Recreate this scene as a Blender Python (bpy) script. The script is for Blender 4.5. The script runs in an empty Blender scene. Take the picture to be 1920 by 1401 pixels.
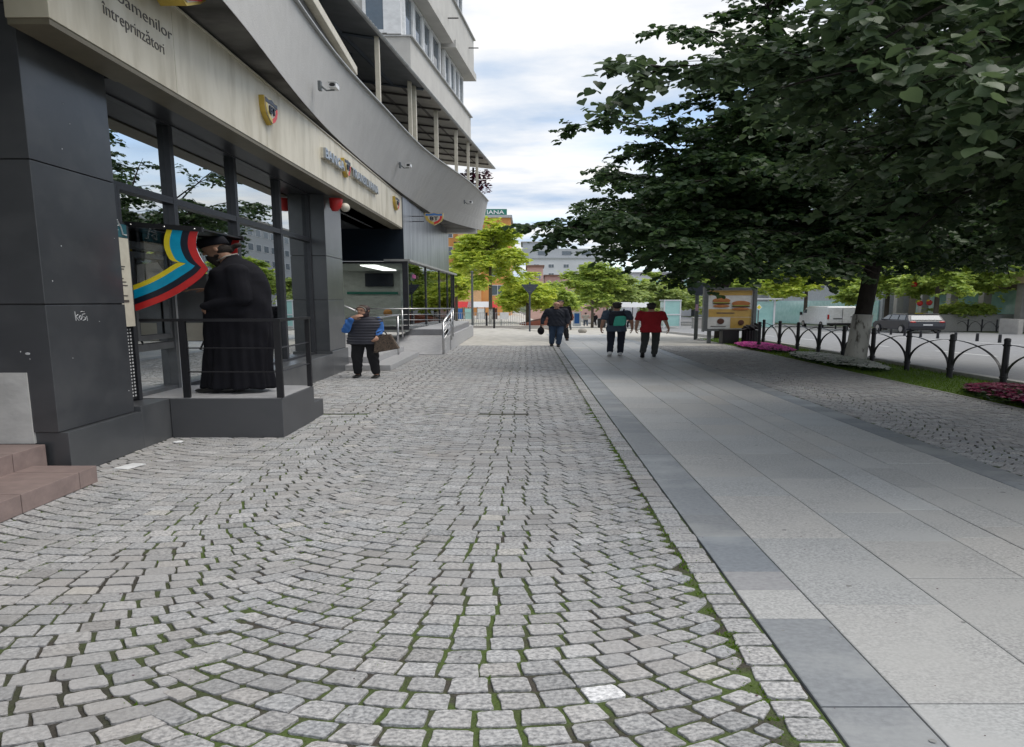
import bpy, math, random
import numpy as np
from mathutils import Vector, Matrix, noise as mnoise

S = bpy.context.scene
R = math.radians
K = 1.8262            # the photograph is stretched sideways by this much: every width (x) is built that much wider
random.seed(11)
rng = np.random.default_rng(11)

# ------------------------------------------------------------------ camera, sky, sun, exposure
cd = bpy.data.cameras.new('camera'); cam = bpy.data.objects.new('camera', cd); S.collection.objects.link(cam)
cam.location = (0, 0, 1.72); cam.rotation_euler = (R(90) - math.atan(135.5 / 1053.), 0, 0)
cd.sensor_width = 36; cd.lens = 1053. / 1920 * 36; cd.shift_x = -25. / 1920; cd.clip_start = .05; cd.clip_end = 3000
S.camera = cam

SUN_EL, SUN_AZ = R(60), R(100)          # azimuth from +y towards +x
sd = bpy.data.lights.new('sun', 'SUN'); sd.energy = 1.4; sd.angle = R(40); sd.color = (1, .95, .87)
so = bpy.data.objects.new('sun', sd); S.collection.objects.link(so)
sv = Vector((math.sin(SUN_AZ) * math.cos(SUN_EL), math.cos(SUN_AZ) * math.cos(SUN_EL), math.sin(SUN_EL)))
so.rotation_euler = sv.to_track_quat('Z', 'Y').to_euler(); so.location = (0, 0, 60)

W = bpy.data.worlds.new('World'); S.world = W; W.use_nodes = True
nt = W.node_tree; N = nt.nodes; L = nt.links; N.clear()
out = N.new('ShaderNodeOutputWorld'); sky = N.new('ShaderNodeTexSky'); sky.sky_type = 'NISHITA'; sky.sun_disc = False
sky.sun_elevation = SUN_EL; sky.sun_rotation = SUN_AZ; sky.altitude = 400
bg1 = N.new('ShaderNodeBackground'); bg1.inputs['Strength'].default_value = .15; L.new(sky.outputs[0], bg1.inputs[0])
bg2 = N.new('ShaderNodeBackground')
tc = N.new('ShaderNodeTexCoord'); sep = N.new('ShaderNodeSeparateXYZ'); L.new(tc.outputs['Generated'], sep.inputs[0])
mz = N.new('ShaderNodeMath'); mz.operation = 'MAXIMUM'; L.new(sep.outputs[2], mz.inputs[0]); mz.inputs[1].default_value = .0
az = N.new('ShaderNodeMath'); az.operation = 'ADD'; L.new(mz.outputs[0], az.inputs[0]); az.inputs[1].default_value = .10
dx = N.new('ShaderNodeMath'); dx.operation = 'DIVIDE'; L.new(sep.outputs[0], dx.inputs[0]); L.new(az.outputs[0], dx.inputs[1])
dy = N.new('ShaderNodeMath'); dy.operation = 'DIVIDE'; L.new(sep.outputs[1], dy.inputs[0]); L.new(az.outputs[0], dy.inputs[1])
cb = N.new('ShaderNodeCombineXYZ'); L.new(dx.outputs[0], cb.inputs[0]); L.new(dy.outputs[0], cb.inputs[1])
mp = N.new('ShaderNodeMapping'); mp.inputs['Scale'].default_value = (.62, 1.15, 1); mp.inputs['Location'].default_value = (3.1, 1.7, 0)
mp.inputs['Rotation'].default_value = (0, 0, .25)
L.new(cb.outputs[0], mp.inputs[0])
n1 = N.new('ShaderNodeTexNoise'); n1.inputs['Scale'].default_value = .75; n1.inputs['Detail'].default_value = 9; n1.inputs['Roughness'].default_value = .56
n1.inputs['Distortion'].default_value = .35
L.new(mp.outputs[0], n1.inputs['Vector'])
r1 = N.new('ShaderNodeValToRGB'); r1.color_ramp.elements[0].position = .30; r1.color_ramp.elements[0].color = (.18, .18, .18, 1)
r1.color_ramp.elements[1].position = .50; r1.color_ramp.elements[1].color = (1, 1, 1, 1); L.new(n1.outputs[0], r1.inputs[0])
n2 = N.new('ShaderNodeTexNoise'); n2.inputs['Scale'].default_value = 1.5; n2.inputs['Detail'].default_value = 7; n2.inputs['Roughness'].default_value = .55
L.new(mp.outputs[0], n2.inputs['Vector'])
r2 = N.new('ShaderNodeValToRGB'); r2.color_ramp.elements[0].position = .36; r2.color_ramp.elements[0].color = (.50, .63, .82, 1)
r2.color_ramp.elements[1].position = .58; r2.color_ramp.elements[1].color = (1, 1, 1, 1); L.new(n2.outputs[0], r2.inputs[0])
L.new(r2.outputs[0], bg2.inputs[0]); bg2.inputs['Strength'].default_value = .60
ms = N.new('ShaderNodeMixShader'); L.new(r1.outputs[0], ms.inputs[0]); L.new(bg1.outputs[0], ms.inputs[1]); L.new(bg2.outputs[0], ms.inputs[2])
L.new(ms.outputs[0], out.inputs[0])

S.view_settings.view_transform = 'Standard'; S.view_settings.look = 'None'; S.view_settings.gamma = 1
S.view_settings.exposure = .80
S.cycles.max_bounces = 6; S.cycles.transparent_max_bounces = 12

# ------------------------------------------------------------------ materials
def mat(name, c, c2=None, scale=6., rough=.7, metal=0., spec=.5, bump=0., bscale=None, attr=False, stretch=(1, 1, 1), rough2=None,
        lo=.35, hi=.65, detail=5, c3=None, s3=.6, coat=0.):
    m = bpy.data.materials.new(name); m.use_nodes = True; t = m.node_tree; n = t.nodes; l = t.links
    b = n['Principled BSDF']; b.inputs['Roughness'].default_value = rough; b.inputs['Metallic'].default_value = metal
    b.inputs['Specular IOR Level'].default_value = spec; b.inputs['Coat Weight'].default_value = coat; b.inputs['Coat Roughness'].default_value = min(.22, rough * .6)
    col = None; tc = n.new('ShaderNodeTexCoord'); mpn = n.new('ShaderNodeMapping'); l.new(tc.outputs['Object'], mpn.inputs[0])
    mpn.inputs['Scale'].default_value = (stretch[0] / K, stretch[1], stretch[2])
    if c2 is None: c2 = tuple(v * .82 for v in c)
    no = n.new('ShaderNodeTexNoise'); no.inputs['Scale'].default_value = scale; no.inputs['Detail'].default_value = detail; no.inputs['Roughness'].default_value = .62
    l.new(mpn.outputs[0], no.inputs['Vector'])
    rp = n.new('ShaderNodeValToRGB'); rp.color_ramp.elements[0].position = lo; rp.color_ramp.elements[1].position = hi
    rp.color_ramp.elements[0].color = (*c2, 1); rp.color_ramp.elements[1].color = (*c, 1); l.new(no.outputs[0], rp.inputs[0]); col = rp.outputs[0]
    if c3 is not None:
        n3 = n.new('ShaderNodeTexNoise'); n3.inputs['Scale'].default_value = s3; n3.inputs['Detail'].default_value = 4; l.new(mpn.outputs[0], n3.inputs['Vector'])
        r3 = n.new('ShaderNodeValToRGB'); r3.color_ramp.elements[0].position = .48; r3.color_ramp.elements[1].position = .66
        l.new(n3.outputs[0], r3.inputs[0])
        mx = n.new('ShaderNodeMix'); mx.data_type = 'RGBA'; l.new(r3.outputs[0], mx.inputs[0]); l.new(col, mx.inputs[6]); mx.inputs[7].default_value = (*c3, 1); col = mx.outputs[2]
    if attr:
        a = n.new('ShaderNodeAttribute'); a.attribute_name = 'col'
        mx = n.new('ShaderNodeMix'); mx.data_type = 'RGBA'; mx.blend_type = 'MULTIPLY'; mx.inputs[0].default_value = 1
        l.new(col, mx.inputs[6]); l.new(a.outputs['Color'], mx.inputs[7]); col = mx.outputs[2]
    l.new(col, b.inputs['Base Color'])
    if rough2 is not None:
        mr = n.new('ShaderNodeMapRange'); l.new(no.outputs[0], mr.inputs[0]); mr.inputs[3].default_value = rough2; mr.inputs[4].default_value = rough; l.new(mr.outputs[0], b.inputs['Roughness'])
    if bump:
        nb = n.new('ShaderNodeTexNoise'); nb.inputs['Scale'].default_value = bscale or scale * 4; nb.inputs['Detail'].default_value = 4; l.new(mpn.outputs[0], nb.inputs['Vector'])
        bp = n.new('ShaderNodeBump'); bp.inputs['Strength'].default_value = bump; bp.inputs['Distance'].default_value = .02; l.new(nb.outputs[0], bp.inputs['Height']); l.new(bp.outputs[0], b.inputs['Normal'])
    return m

def glass_mat(name, tint=(.02, .025, .03), refl=.5, see=.0, rough=.0):
    m = bpy.data.materials.new(name); m.use_nodes = True; t = m.node_tree; n = t.nodes; l = t.links; n.clear()
    o = n.new('ShaderNodeOutputMaterial'); g = n.new('ShaderNodeBsdfGlossy'); g.inputs['Roughness'].default_value = rough; g.inputs[0].default_value = (.92, .95, .95, 1)
    tr = n.new('ShaderNodeBsdfTransparent'); tr.inputs[0].default_value = (*tint, 1)
    fr = n.new('ShaderNodeLayerWeight'); fr.inputs[0].default_value = refl
    mx = n.new('ShaderNodeMixShader'); l.new(fr.outputs['Fresnel'], mx.inputs[0]); l.new(tr.outputs[0], mx.inputs[1]); l.new(g.outputs[0], mx.inputs[2])
    l.new(mx.outputs[0], o.inputs[0]); return m

def leaf_mat(name, c, c2, trans=.35, gloss=.25):
    m = bpy.data.materials.new(name); m.use_nodes = True; t = m.node_tree; n = t.nodes; l = t.links; n.clear()
    o = n.new('ShaderNodeOutputMaterial'); a = n.new('ShaderNodeAttribute'); a.attribute_name = 'col'
    rp = n.new('ShaderNodeValToRGB'); rp.color_ramp.elements[0].color = (*c2, 1); rp.color_ramp.elements[1].color = (*c, 1); l.new(a.outputs['Fac'], rp.inputs[0])
    b = n.new('ShaderNodeBsdfPrincipled'); l.new(rp.outputs[0], b.inputs['Base Color']); b.inputs['Roughness'].default_value = .42; b.inputs['Specular IOR Level'].default_value = gloss
    tl = n.new('ShaderNodeBsdfTranslucent'); hs = n.new('ShaderNodeHueSaturation'); hs.inputs['Hue'].default_value = .485; hs.inputs['Saturation'].default_value = 1.1; hs.inputs['Value'].default_value = 1.5
    l.new(rp.outputs[0], hs.inputs['Color']); l.new(hs.outputs[0], tl.inputs[0])
    mx = n.new('ShaderNodeMixShader'); mx.inputs[0].default_value = trans; l.new(b.outputs[0], mx.inputs[1]); l.new(tl.outputs[0], mx.inputs[2]); l.new(mx.outputs[0], o.inputs[0])
    return m

M = {}
M['stone'] = mat('granite_setts', (.47, .465, .465), (.21, .21, .215), scale=75, rough=.8, bump=.6, bscale=55, attr=True, lo=.36, hi=.62, c3=(.34, .33, .325), s3=1.1, detail=3)
M['joint'] = mat('mossy_joint', (.072, .064, .052), (.085, .125, .030), scale=4.0, rough=.95, bump=1., bscale=90, lo=.46, hi=.60, c3=(.05, .045, .038), s3=1.1)
M['slab'] = mat('granite_slab', (.49, .49, .485), (.29, .29, .29), scale=100, rough=.5, rough2=.62, bump=.08, bscale=80, attr=True, lo=.35, hi=.64, c3=(.43, .428, .42), s3=1.6, detail=3)
M['slabdark'] = mat('blue_grey_slab', (.27, .285, .30), (.21, .22, .235), scale=45, rough=.5, bump=.05, attr=True, c3=(.34, .35, .355), s3=2.2)
M['asphalt'] = mat('asphalt', (.26, .26, .265), (.19, .19, .195), scale=7, rough=.85, bump=.15, bscale=80, c3=(.22, .22, .22), s3=.25)
M['line'] = mat('road_paint', (.8, .8, .78), rough=.6)
M['plaza'] = mat('far_setts', (.52, .495, .45), (.35, .335, .30), scale=3.2, rough=.85, bump=.4, bscale=9, detail=8, lo=.38, hi=.6)
M['kerb'] = mat('kerb_stone', (.45, .44, .42), (.34, .33, .32), scale=12, rough=.8, bump=.1)
M['grassg'] = mat('grass_soil', (.10, .17, .03), (.07, .11, .02), scale=12, rough=.95, bump=.5, bscale=30)
M['anthra'] = mat('anthracite_cladding', (.052, .055, .062), (.043, .046, .052), scale=2.2, rough=.42, rough2=.32, metal=0., spec=.5, coat=.75, c3=(.060, .063, .069), s3=3)
M['anthra2'] = mat('anthracite_plinth', (.068, .072, .079), (.056, .060, .066), scale=3, rough=.45, rough2=.35, metal=0., coat=.6, c3=(.092, .096, .102), s3=1.2)
M['steelpan'] = mat('weathered_metal_panel', (.30, .31, .33), (.17, .18, .20), scale=1.6, rough=.34, rough2=.25, metal=.7, stretch=(1, 2.5, .5), c3=(.14, .15, .17), s3=.9)
M['frame'] = mat('dark_window_frame', (.048, .050, .058), rough=.4, metal=.3)
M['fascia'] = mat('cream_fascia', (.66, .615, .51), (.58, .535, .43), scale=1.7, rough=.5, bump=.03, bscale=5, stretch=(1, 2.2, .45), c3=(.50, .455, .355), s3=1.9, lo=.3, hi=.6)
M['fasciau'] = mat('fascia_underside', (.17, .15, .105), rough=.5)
M['render'] = mat('grey_stucco', (.50, .495, .485), (.47, .465, .455), scale=3.2, rough=.95, bump=.5, bscale=55, stretch=(1, 1.6, .8), c3=(.46, .454, .445), s3=1.2)
M['render2'] = mat('pale_stucco', (.54, .53, .505), (.47, .46, .44), scale=2, rough=.95, bump=.3, bscale=40, stretch=(1, 1, .6))
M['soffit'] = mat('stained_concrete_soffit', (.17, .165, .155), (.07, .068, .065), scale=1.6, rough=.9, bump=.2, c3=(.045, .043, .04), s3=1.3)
M['coping'] = mat('coping', (.45, .45, .44), rough=.5, metal=.4)
M['roofw'] = mat('roof_sheet', (.55, .56, .57), (.42, .43, .44), scale=3, rough=.6)
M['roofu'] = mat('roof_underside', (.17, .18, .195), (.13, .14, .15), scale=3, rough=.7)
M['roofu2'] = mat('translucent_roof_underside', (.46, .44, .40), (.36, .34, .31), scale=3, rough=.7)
M['cream'] = mat('cream_paint', (.66, .62, .52), (.56, .52, .43), scale=5, rough=.55)
M['white'] = mat('white_pvc', (.80, .81, .82), rough=.4)
M['tile'] = mat('brown_step_tile', (.27, .205, .19), (.21, .16, .15), scale=9, rough=.55, bump=.05)
M['grout'] = mat('grout', (.13, .10, .09), rough=.9)
M['plasterw'] = mat('white_plaster', (.60, .60, .585), (.46, .46, .45), scale=3, rough=.95, bump=.3)
M['greyp'] = mat('grey_painted_metal', (.085, .087, .094), (.075, .077, .083), scale=2, rough=.5, metal=.1)
M['black'] = mat('black_paint', (.012, .012, .014), rough=.45)
M['rail'] = mat('dark_rail', (.022, .022, .026), rough=.45, metal=.3)
M['chrome'] = mat('brushed_steel', (.60, .60, .61), (.5, .5, .51), scale=20, rough=.3, metal=.9)
M['greytile'] = mat('pale_grey_stone', (.42, .42, .43), (.34, .34, .35), scale=14, rough=.55, bump=.05)
M['slat'] = mat('grey_slat', (.33, .33, .35), rough=.5)
M['yellow'] = mat('yellow', (.80, .66, .03), rough=.4); M['cyan'] = mat('cyan', (.0, .36, .60), rough=.4)
M['navy'] = mat('navy', (.01, .015, .03), rough=.4); M['red'] = mat('red', (.62, .03, .03), rough=.4)
M['gold'] = mat('gold', (.62, .45, .10), rough=.3, metal=.6); M['bluel'] = mat('shield_blue', (.05, .18, .48), rough=.35)
M['letter'] = mat('steel_letter', (.42, .44, .46), rough=.3, metal=.7); M['ink'] = mat('grey_ink', (.10, .09, .085), rough=.6)
M['hang'] = mat('lit_panel', (.55, .50, .42), rough=.4)
M['glass'] = glass_mat('window_glass', (.30, .34, .33), .93)
M['glass2'] = glass_mat('shop_glass', (.80, .84, .84), .34)
M['glass3'] = mat('bright_glass', (.10, .13, .16), rough=.03, spec=1.0)
M['plexi'] = glass_mat('plexiglass', (.86, .88, .89), .35)
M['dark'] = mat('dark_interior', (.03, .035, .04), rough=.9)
M['room'] = mat('room_wall', (.62, .63, .60), rough=.9)
M['terr'] = mat('terrace_wall', (.10, .12, .15), (.08, .095, .12), scale=2, rough=.9)
M['blind'] = mat('blind', (.62, .63, .64), rough=.7)
M['skin'] = mat('skin', (.46, .26, .18), (.40, .22, .15), scale=9, rough=.55); M['skin2'] = mat('tanned_skin', (.36, .20, .13), rough=.55)
M['robe'] = mat('black_cloth', (.007, .007, .011), (.005, .005, .008), scale=12, rough=.85, spec=.25)
M['hair'] = mat('dark_hair', (.018, .013, .011), rough=.6); M['hairb'] = mat('brown_hair', (.05, .028, .018), rough=.6)
M['hairb2'] = mat('beard_hair', (.022, .014, .010), (.012, .008, .006), scale=60, rough=.8, bump=.6)
M['vest'] = mat('charcoal_quilt', (.035, .036, .05), rough=.5); M['bluesw'] = mat('blue_knit', (.04, .15, .45), rough=.85)
M['blackc'] = mat('black_trousers', (.010, .010, .013), rough=.85); M['shoe'] = mat('black_shoe', (.012, .012, .012), rough=.4)
M['scarf'] = mat('patterned_scarf', (.05, .03, .035), (.012, .01, .012), scale=40, rough=.8, lo=.45, hi=.5)
M['lace'] = mat('pale_trim', (.35, .32, .28), rough=.9)
M['bag'] = mat('woven_bag', (.12, .085, .06), (.018, .014, .012), scale=75, rough=.75, lo=.45, hi=.52)
M['slate'] = mat('slate_blue_shirt', (.06, .085, .12), rough=.9); M['redsh'] = mat('crimson_shirt', (.34, .012, .02), rough=.9)
M['teal'] = mat('mint_pack', (.07, .50, .36), rough=.7); M['trous'] = mat('dark_navy_trousers', (.013, .016, .028), rough=.9)
M['trousg'] = mat('grey_green_trousers', (.045, .048, .045), rough=.9); M['sneak'] = mat('white_sneaker', (.6, .6, .6), rough=.6)
M['jean'] = mat('blue_jeans', (.03, .055, .10), rough=.9); M['jacket'] = mat('navy_jacket', (.012, .015, .026), rough=.8)
M['bark'] = mat('linden_bark', (.035, .028, .022), (.014, .011, .009), scale=14, rough=.95, bump=1., bscale=22, stretch=(1, 1, .25))
M['lime'] = mat('limewash', (.60, .58, .53), (.16, .14, .12), scale=16, rough=.95, bump=.9, bscale=20, stretch=(1, 1, .2), lo=.36, hi=.48)
M['bark2'] = mat('young_bark', (.12, .10, .08), rough=.9)
M['lind'] = leaf_mat('linden_leaf', (.070, .118, .044), (.020, .044, .021), .36, .22)
M['lindn'] = leaf_mat('near_linden_leaf', (.095, .14, .066), (.030, .055, .027), .36, .3)
M['young'] = leaf_mat('bright_leaf', (.58, .64, .13), (.30, .42, .08), .42, .25)
M['mid'] = leaf_mat('mid_leaf', (.48, .58, .14), (.20, .30, .08), .4, .25)
M['mid2'] = leaf_mat('olive_leaf', (.42, .50, .17), (.18, .26, .08), .38, .25)
M['purple'] = leaf_mat('purple_leaf', (.10, .02, .04), (.03, .008, .015), .3, .3)
M['grass'] = leaf_mat('grass_blade', (.16, .27, .03), (.08, .15, .02), .3, .2)
M['pinkf'] = leaf_mat('pink_petal', (.72, .12, .42), (.36, .05, .24), .3, .2)
M['crimf'] = leaf_mat('crimson_petal', (.22, .01, .06), (.08, .005, .03), .25, .2)
M['whitef'] = leaf_mat('white_petal', (.88, .88, .85), (.62, .65, .58), .2, .2)
M['herb'] = leaf_mat('bedding_leaf', (.05, .10, .03), (.02, .045, .015), .25, .2)
M['orange'] = mat('orange_render', (.66, .32, .11), (.58, .27, .09), scale=.6, rough=.9)
M['peach'] = mat('peach_render', (.74, .45, .24), rough=.9)
M['green'] = mat('green_board', (.02, .20, .15), rough=.5)
M['bldw'] = mat('white_render', (.70, .71, .73), (.62, .63, .65), scale=.3, rough=.9); M['bldg'] = mat('grey_panel', (.45, .47, .49), rough=.8)
M['pink'] = mat('pink_render', (.62, .42, .37), (.50, .33, .30), scale=.5, rough=.9); M['win'] = mat('far_window', (.11, .14, .17), rough=.15, spec=.8)
M['rooft'] = mat('brown_roof', (.20, .12, .09), rough=.9); M['rust'] = mat('rust_red_wall', (.22, .07, .045), (.13, .045, .03), scale=1.2, rough=.85, stretch=(1, 1, 4))
M['tealg'] = mat('teal_glass', (.30, .55, .52), (.40, .66, .63), scale=1.5, rough=.08, spec=.8)
M['brownb'] = mat('brown_building', (.23, .19, .15), (.18, .15, .12), scale=.5, rough=.9); M['beige'] = mat('beige_building', (.62, .50, .30), rough=.9)
M['conc'] = mat('concrete', (.42, .40, .37), (.33, .31, .29), scale=1.5, rough=.9, bump=.1)
M['carp'] = mat('dark_car_paint', (.018, .020, .030), rough=.35, metal=0, spec=.5, coat=.35); M['vanp'] = mat('white_van_paint', (.78, .79, .80), rough=.35, coat=.4)
M['tyre'] = mat('tyre', (.018, .018, .018), rough=.8); M['rim'] = mat('rim', (.45, .45, .46), rough=.3, metal=.8)
M['lampr'] = mat('tail_lamp', (.45, .02, .02), rough=.15); M['plate'] = mat('number_plate', (.8, .8, .8), rough=.4)
M['polem'] = mat('grey_pole', (.15, .165, .17), rough=.5, metal=.3); M['signb'] = mat('sign_back', (.085, .10, .13), rough=.45, metal=.3)
M['bun'] = mat('bun', (.50, .20, .06), (.38, .14, .04), scale=8, rough=.5); M['lett'] = mat('lettuce', (.20, .32, .05), rough=.6); M['meat'] = mat('meat', (.10, .035, .02), rough=.7)
M['posty'] = mat('poster_yellow', (.60, .38, .09), rough=.3); M['postw'] = mat('poster_white', (.75, .76, .74), rough=.3)
M['ball'] = mat('stone_ball', (.34, .32, .28), (.26, .24, .21), scale=10, rough=.85, bump=.2)
M['perf'] = mat('perforated_sheet', (.025, .026, .03), rough=.5, metal=.4)
M['sticker'] = mat('teal_sticker', (.03, .13, .16), rough=.4); M['paper'] = mat('paper', (.66, .63, .58), rough=.8)
M['aluf'] = mat('aluminium_frame', (.20, .205, .215), rough=.45, metal=.5); M['scr'] = mat('screen', (.03, .04, .05), rough=.12)

# ------------------------------------------------------------------ mesh building
ORG = {}
class MB:
    def __init__(s): s.v = []; s.f = []; s.m = []
    def add(s, vs, fs, m=0):
        b = len(s.v); s.v += [tuple(p) for p in vs]; s.f += [tuple(i + b for i in f) for f in fs]; s.m += [m] * len(fs); return s
    def box(s, x0, y0, z0, x1, y1, z1, m=0):
        x0, x1 = min(x0, x1), max(x0, x1); y0, y1 = min(y0, y1), max(y0, y1); z0, z1 = min(z0, z1), max(z0, z1)
        return s.add([(x0, y0, z0), (x1, y0, z0), (x1, y1, z0), (x0, y1, z0), (x0, y0, z1), (x1, y0, z1), (x1, y1, z1), (x0, y1, z1)],
                     [(0, 3, 2, 1), (4, 5, 6, 7), (0, 1, 5, 4), (1, 2, 6, 5), (2, 3, 7, 6), (3, 0, 4, 7)], m)
    def hexa(s, p, m=0): return s.add(p, [(0, 3, 2, 1), (4, 5, 6, 7), (0, 1, 5, 4), (1, 2, 6, 5), (2, 3, 7, 6), (3, 0, 4, 7)], m)
    def prism(s, poly, o, ax, ay, an, m=0):
        # poly in 2d; o origin; ax, ay axes; an thickness vector
        o, ax, ay, an = map(Vector, (o, ax, ay, an)); n = len(poly)
        a = [o + ax * p[0] + ay * p[1] for p in poly]; b = [q + an for q in a]
        flip = ax.cross(ay).dot(an) < 0
        fs = [tuple(range(n))[::-1], tuple(range(n, 2 * n))] + [(i, (i + 1) % n, n + (i + 1) % n, n + i) for i in range(n)]
        if flip: fs = [f[::-1] for f in fs]
        return s.add(a + b, fs, m)
    def tube(s, pts, r, n=8, m=0, flat=None):
        pts = [Vector(p) for p in pts]; rs = r if isinstance(r, (list, tuple)) else [r] * len(pts); vs = []
        up = Vector((0, 0, 1)); d0 = (pts[1] - pts[0]).normalized()
        if abs(d0.z) > .9: up = Vector((1, 0, 0))
        for i, p in enumerate(pts):
            d = (pts[min(i + 1, len(pts) - 1)] - pts[max(i - 1, 0)]).normalized(); a = d.cross(up)
            if a.length < 1e-4: a = d.cross(Vector((0, 1, 0)))
            a.normalize(); b = a.cross(d).normalized(); up = b
            for k in range(n):
                t = 2 * math.pi * k / n; vs.append(p + (a * math.cos(t) + b * math.sin(t)) * rs[i])
        fs = [(i * n + k, i * n + (k + 1) % n, (i + 1) * n + (k + 1) % n, (i + 1) * n + k) for i in range(len(pts) - 1) for k in range(n)]
        fs += [tuple(range(n))[::-1], tuple(range((len(pts) - 1) * n, len(pts) * n))]
        return s.add(vs, fs, m)
    def ell(s, c, r, nu=14, nv=9, m=0, rot=None):
        c = Vector(c); vs = []; r = (r, r, r) if not isinstance(r, (tuple, list)) else r
        for j in range(1, nv):
            t = math.pi * j / nv
            for i in range(nu):
                a = 2 * math.pi * i / nu; p = Vector((r[0] * math.sin(t) * math.cos(a), r[1] * math.sin(t) * math.sin(a), r[2] * math.cos(t)))
                vs.append(c + (rot @ p if rot else p))
        pt = Vector((0, 0, r[2])); vs += [c + (rot @ pt if rot else pt), c - (rot @ pt if rot else pt)]; T = len(vs) - 2
        fs = [((j) * nu + i, (j + 1) * nu + i, (j + 1) * nu + (i + 1) % nu, j * nu + (i + 1) % nu) for j in range(nv - 2) for i in range(nu)]
        fs += [(T, i, (i + 1) % nu) for i in range(nu)] + [(T + 1, (nv - 2) * nu + (i + 1) % nu, (nv - 2) * nu + i) for i in range(nu)]
        return s.add(vs, fs, m)
    def loft(s, rings, n=24, m=0):      # rings: (cx,cy,cz,rx,ry)
        vs = []
        for (cx, cy, cz, rx, ry) in rings:
            for k in range(n):
                t = 2 * math.pi * k / n; vs.append((cx + rx * math.cos(t), cy + ry * math.sin(t), cz))
        q = len(rings)
        fs = [(i * n + k, i * n + (k + 1) % n, (i + 1) * n + (k + 1) % n, (i + 1) * n + k) for i in range(q - 1) for k in range(n)]
        fs += [tuple(range(n))[::-1], tuple(range((q - 1) * n, q * n))]
        if rings[-1][2] < rings[0][2]: fs = [f[::-1] for f in fs]
        return s.add(vs, fs, m)
    def cap(s, p0, p1, r0, r1, n=12):   # rounded tapered limb
        p0, p1 = Vector(p0), Vector(p1); d = p1 - p0
        if d.length < 1e-5: return s.ell(p0, r0, n, 8)
        s.tube([p0, p0 + d * .5, p1], [r0, (r0 + r1) / 2, r1], n); s.ell(p0, r0, n, 8); s.ell(p1, r1, n, 8); return s
    def xform(s, Mx):
        s.v = [tuple(Mx @ Vector(p)) for p in s.v]; return s
    def ext(s, o, m=None):
        b = len(s.v); s.v += o.v; s.f += [tuple(i + b for i in f) for f in o.f]; s.m += o.m if m is None else [m] * len(o.f); return s

def link(name, mb, mats, parent=None, local=False, smooth=False, bev=0., col=None, base=None, solid=None):
    mats = mats if isinstance(mats, (list, tuple)) else [mats]
    v = np.array(mb.v, dtype=float).reshape(-1, 3)
    root = parent
    if parent is not None: org = np.array(ORG[parent])
    elif local: org = np.zeros(3)
    else: org = np.array(base) if base is not None else np.array([(v[:, 0].min() + v[:, 0].max()) / 2, (v[:, 1].min() + v[:, 1].max()) / 2, v[:, 2].min()])
    w = v.copy() if local else v - org
    w[:, 0] *= K
    me = bpy.data.meshes.new(name); me.from_pydata(w.tolist(), [], mb.f); me.update()
    for mt in mats: me.materials.append(M[mt] if isinstance(mt, str) else mt)
    if len(mats) > 1: me.polygons.foreach_set('material_index', mb.m)
    if smooth: me.polygons.foreach_set('use_smooth', [True] * len(mb.f))
    if col is not None:
        a = me.color_attributes.new('col', 'FLOAT_COLOR', 'POINT'); c = np.ones((len(w), 4), dtype=np.float32); c[:, :3] = col; a.data.foreach_set('color', c.ravel())
    o = bpy.data.objects.new(name, me); S.collection.objects.link(o); ORG[o] = tuple(org)
    if parent is not None: o.parent = parent
    elif not local: o.location = (org[0] * K, org[1], org[2])
    if bev:
        b = o.modifiers.new('bevel', 'BEVEL'); b.width = bev; b.segments = 2; b.limit_method = 'ANGLE'; b.angle_limit = R(40)
    return o

def tag(o, label=None, cat=None, group=None, kind=None):
    if label: o['label'] = label
    if cat: o['category'] = cat
    if group: o['group'] = group
    if kind: o['kind'] = kind
    return o
def thing(name, label, cat, loc=(0, 0, 0), group=None):
    o = bpy.data.objects.new(name, None); o.empty_display_size = .2; S.collection.objects.link(o); o.location = (loc[0] * K, loc[1], loc[2]); ORG[o] = tuple(loc)
    return tag(o, label, cat, group)
def struct(name, mb, mats, **k):
    o = link(name, mb, mats, base=(0, 0, 0), **k); o['kind'] = 'structure'; return o
def dup(root, loc, label=None):
    kids = {}
    for o in list(S.collection.objects):
        if o.parent is not None: kids.setdefault(o.parent, []).append(o)
    def cp(o, par):
        c = o.copy(); S.collection.objects.link(c)
        if par is not None: c.parent = par
        for ch in kids.get(o, []): cp(ch, c)
        return c
    r = cp(root, None); r.location = (loc[0] * K, loc[1], loc[2])
    if label: r['label'] = label
    return r

def remesh(mb, vox=.01, it=3, fold=None):
    me = bpy.data.meshes.new('tmp'); me.from_pydata(mb.v, [], mb.f); o = bpy.data.objects.new('tmp', me); S.collection.objects.link(o)
    r = o.modifiers.new('r', 'REMESH'); r.mode = 'VOXEL'; r.voxel_size = vox
    s = o.modifiers.new('s', 'SMOOTH'); s.iterations = it; s.factor = .5
    dg = bpy.context.evaluated_depsgraph_get(); dg.update(); ev = o.evaluated_get(dg); m2 = ev.to_mesh()
    nv = len(m2.vertices); co = np.empty(nv * 3); m2.vertices.foreach_get('co', co); co = co.reshape(-1, 3)
    no = np.empty(nv * 3); m2.vertices.foreach_get('normal', no); no = no.reshape(-1, 3)
    if fold: co = co + no * fold(co)[:, None]
    out = MB(); out.v = [tuple(p) for p in co]; out.f = [tuple(p.vertices) for p in m2.polygons]; out.m = [0] * len(out.f)
    ev.to_mesh_clear(); bpy.data.objects.remove(o); bpy.data.meshes.remove(me); return out

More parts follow.
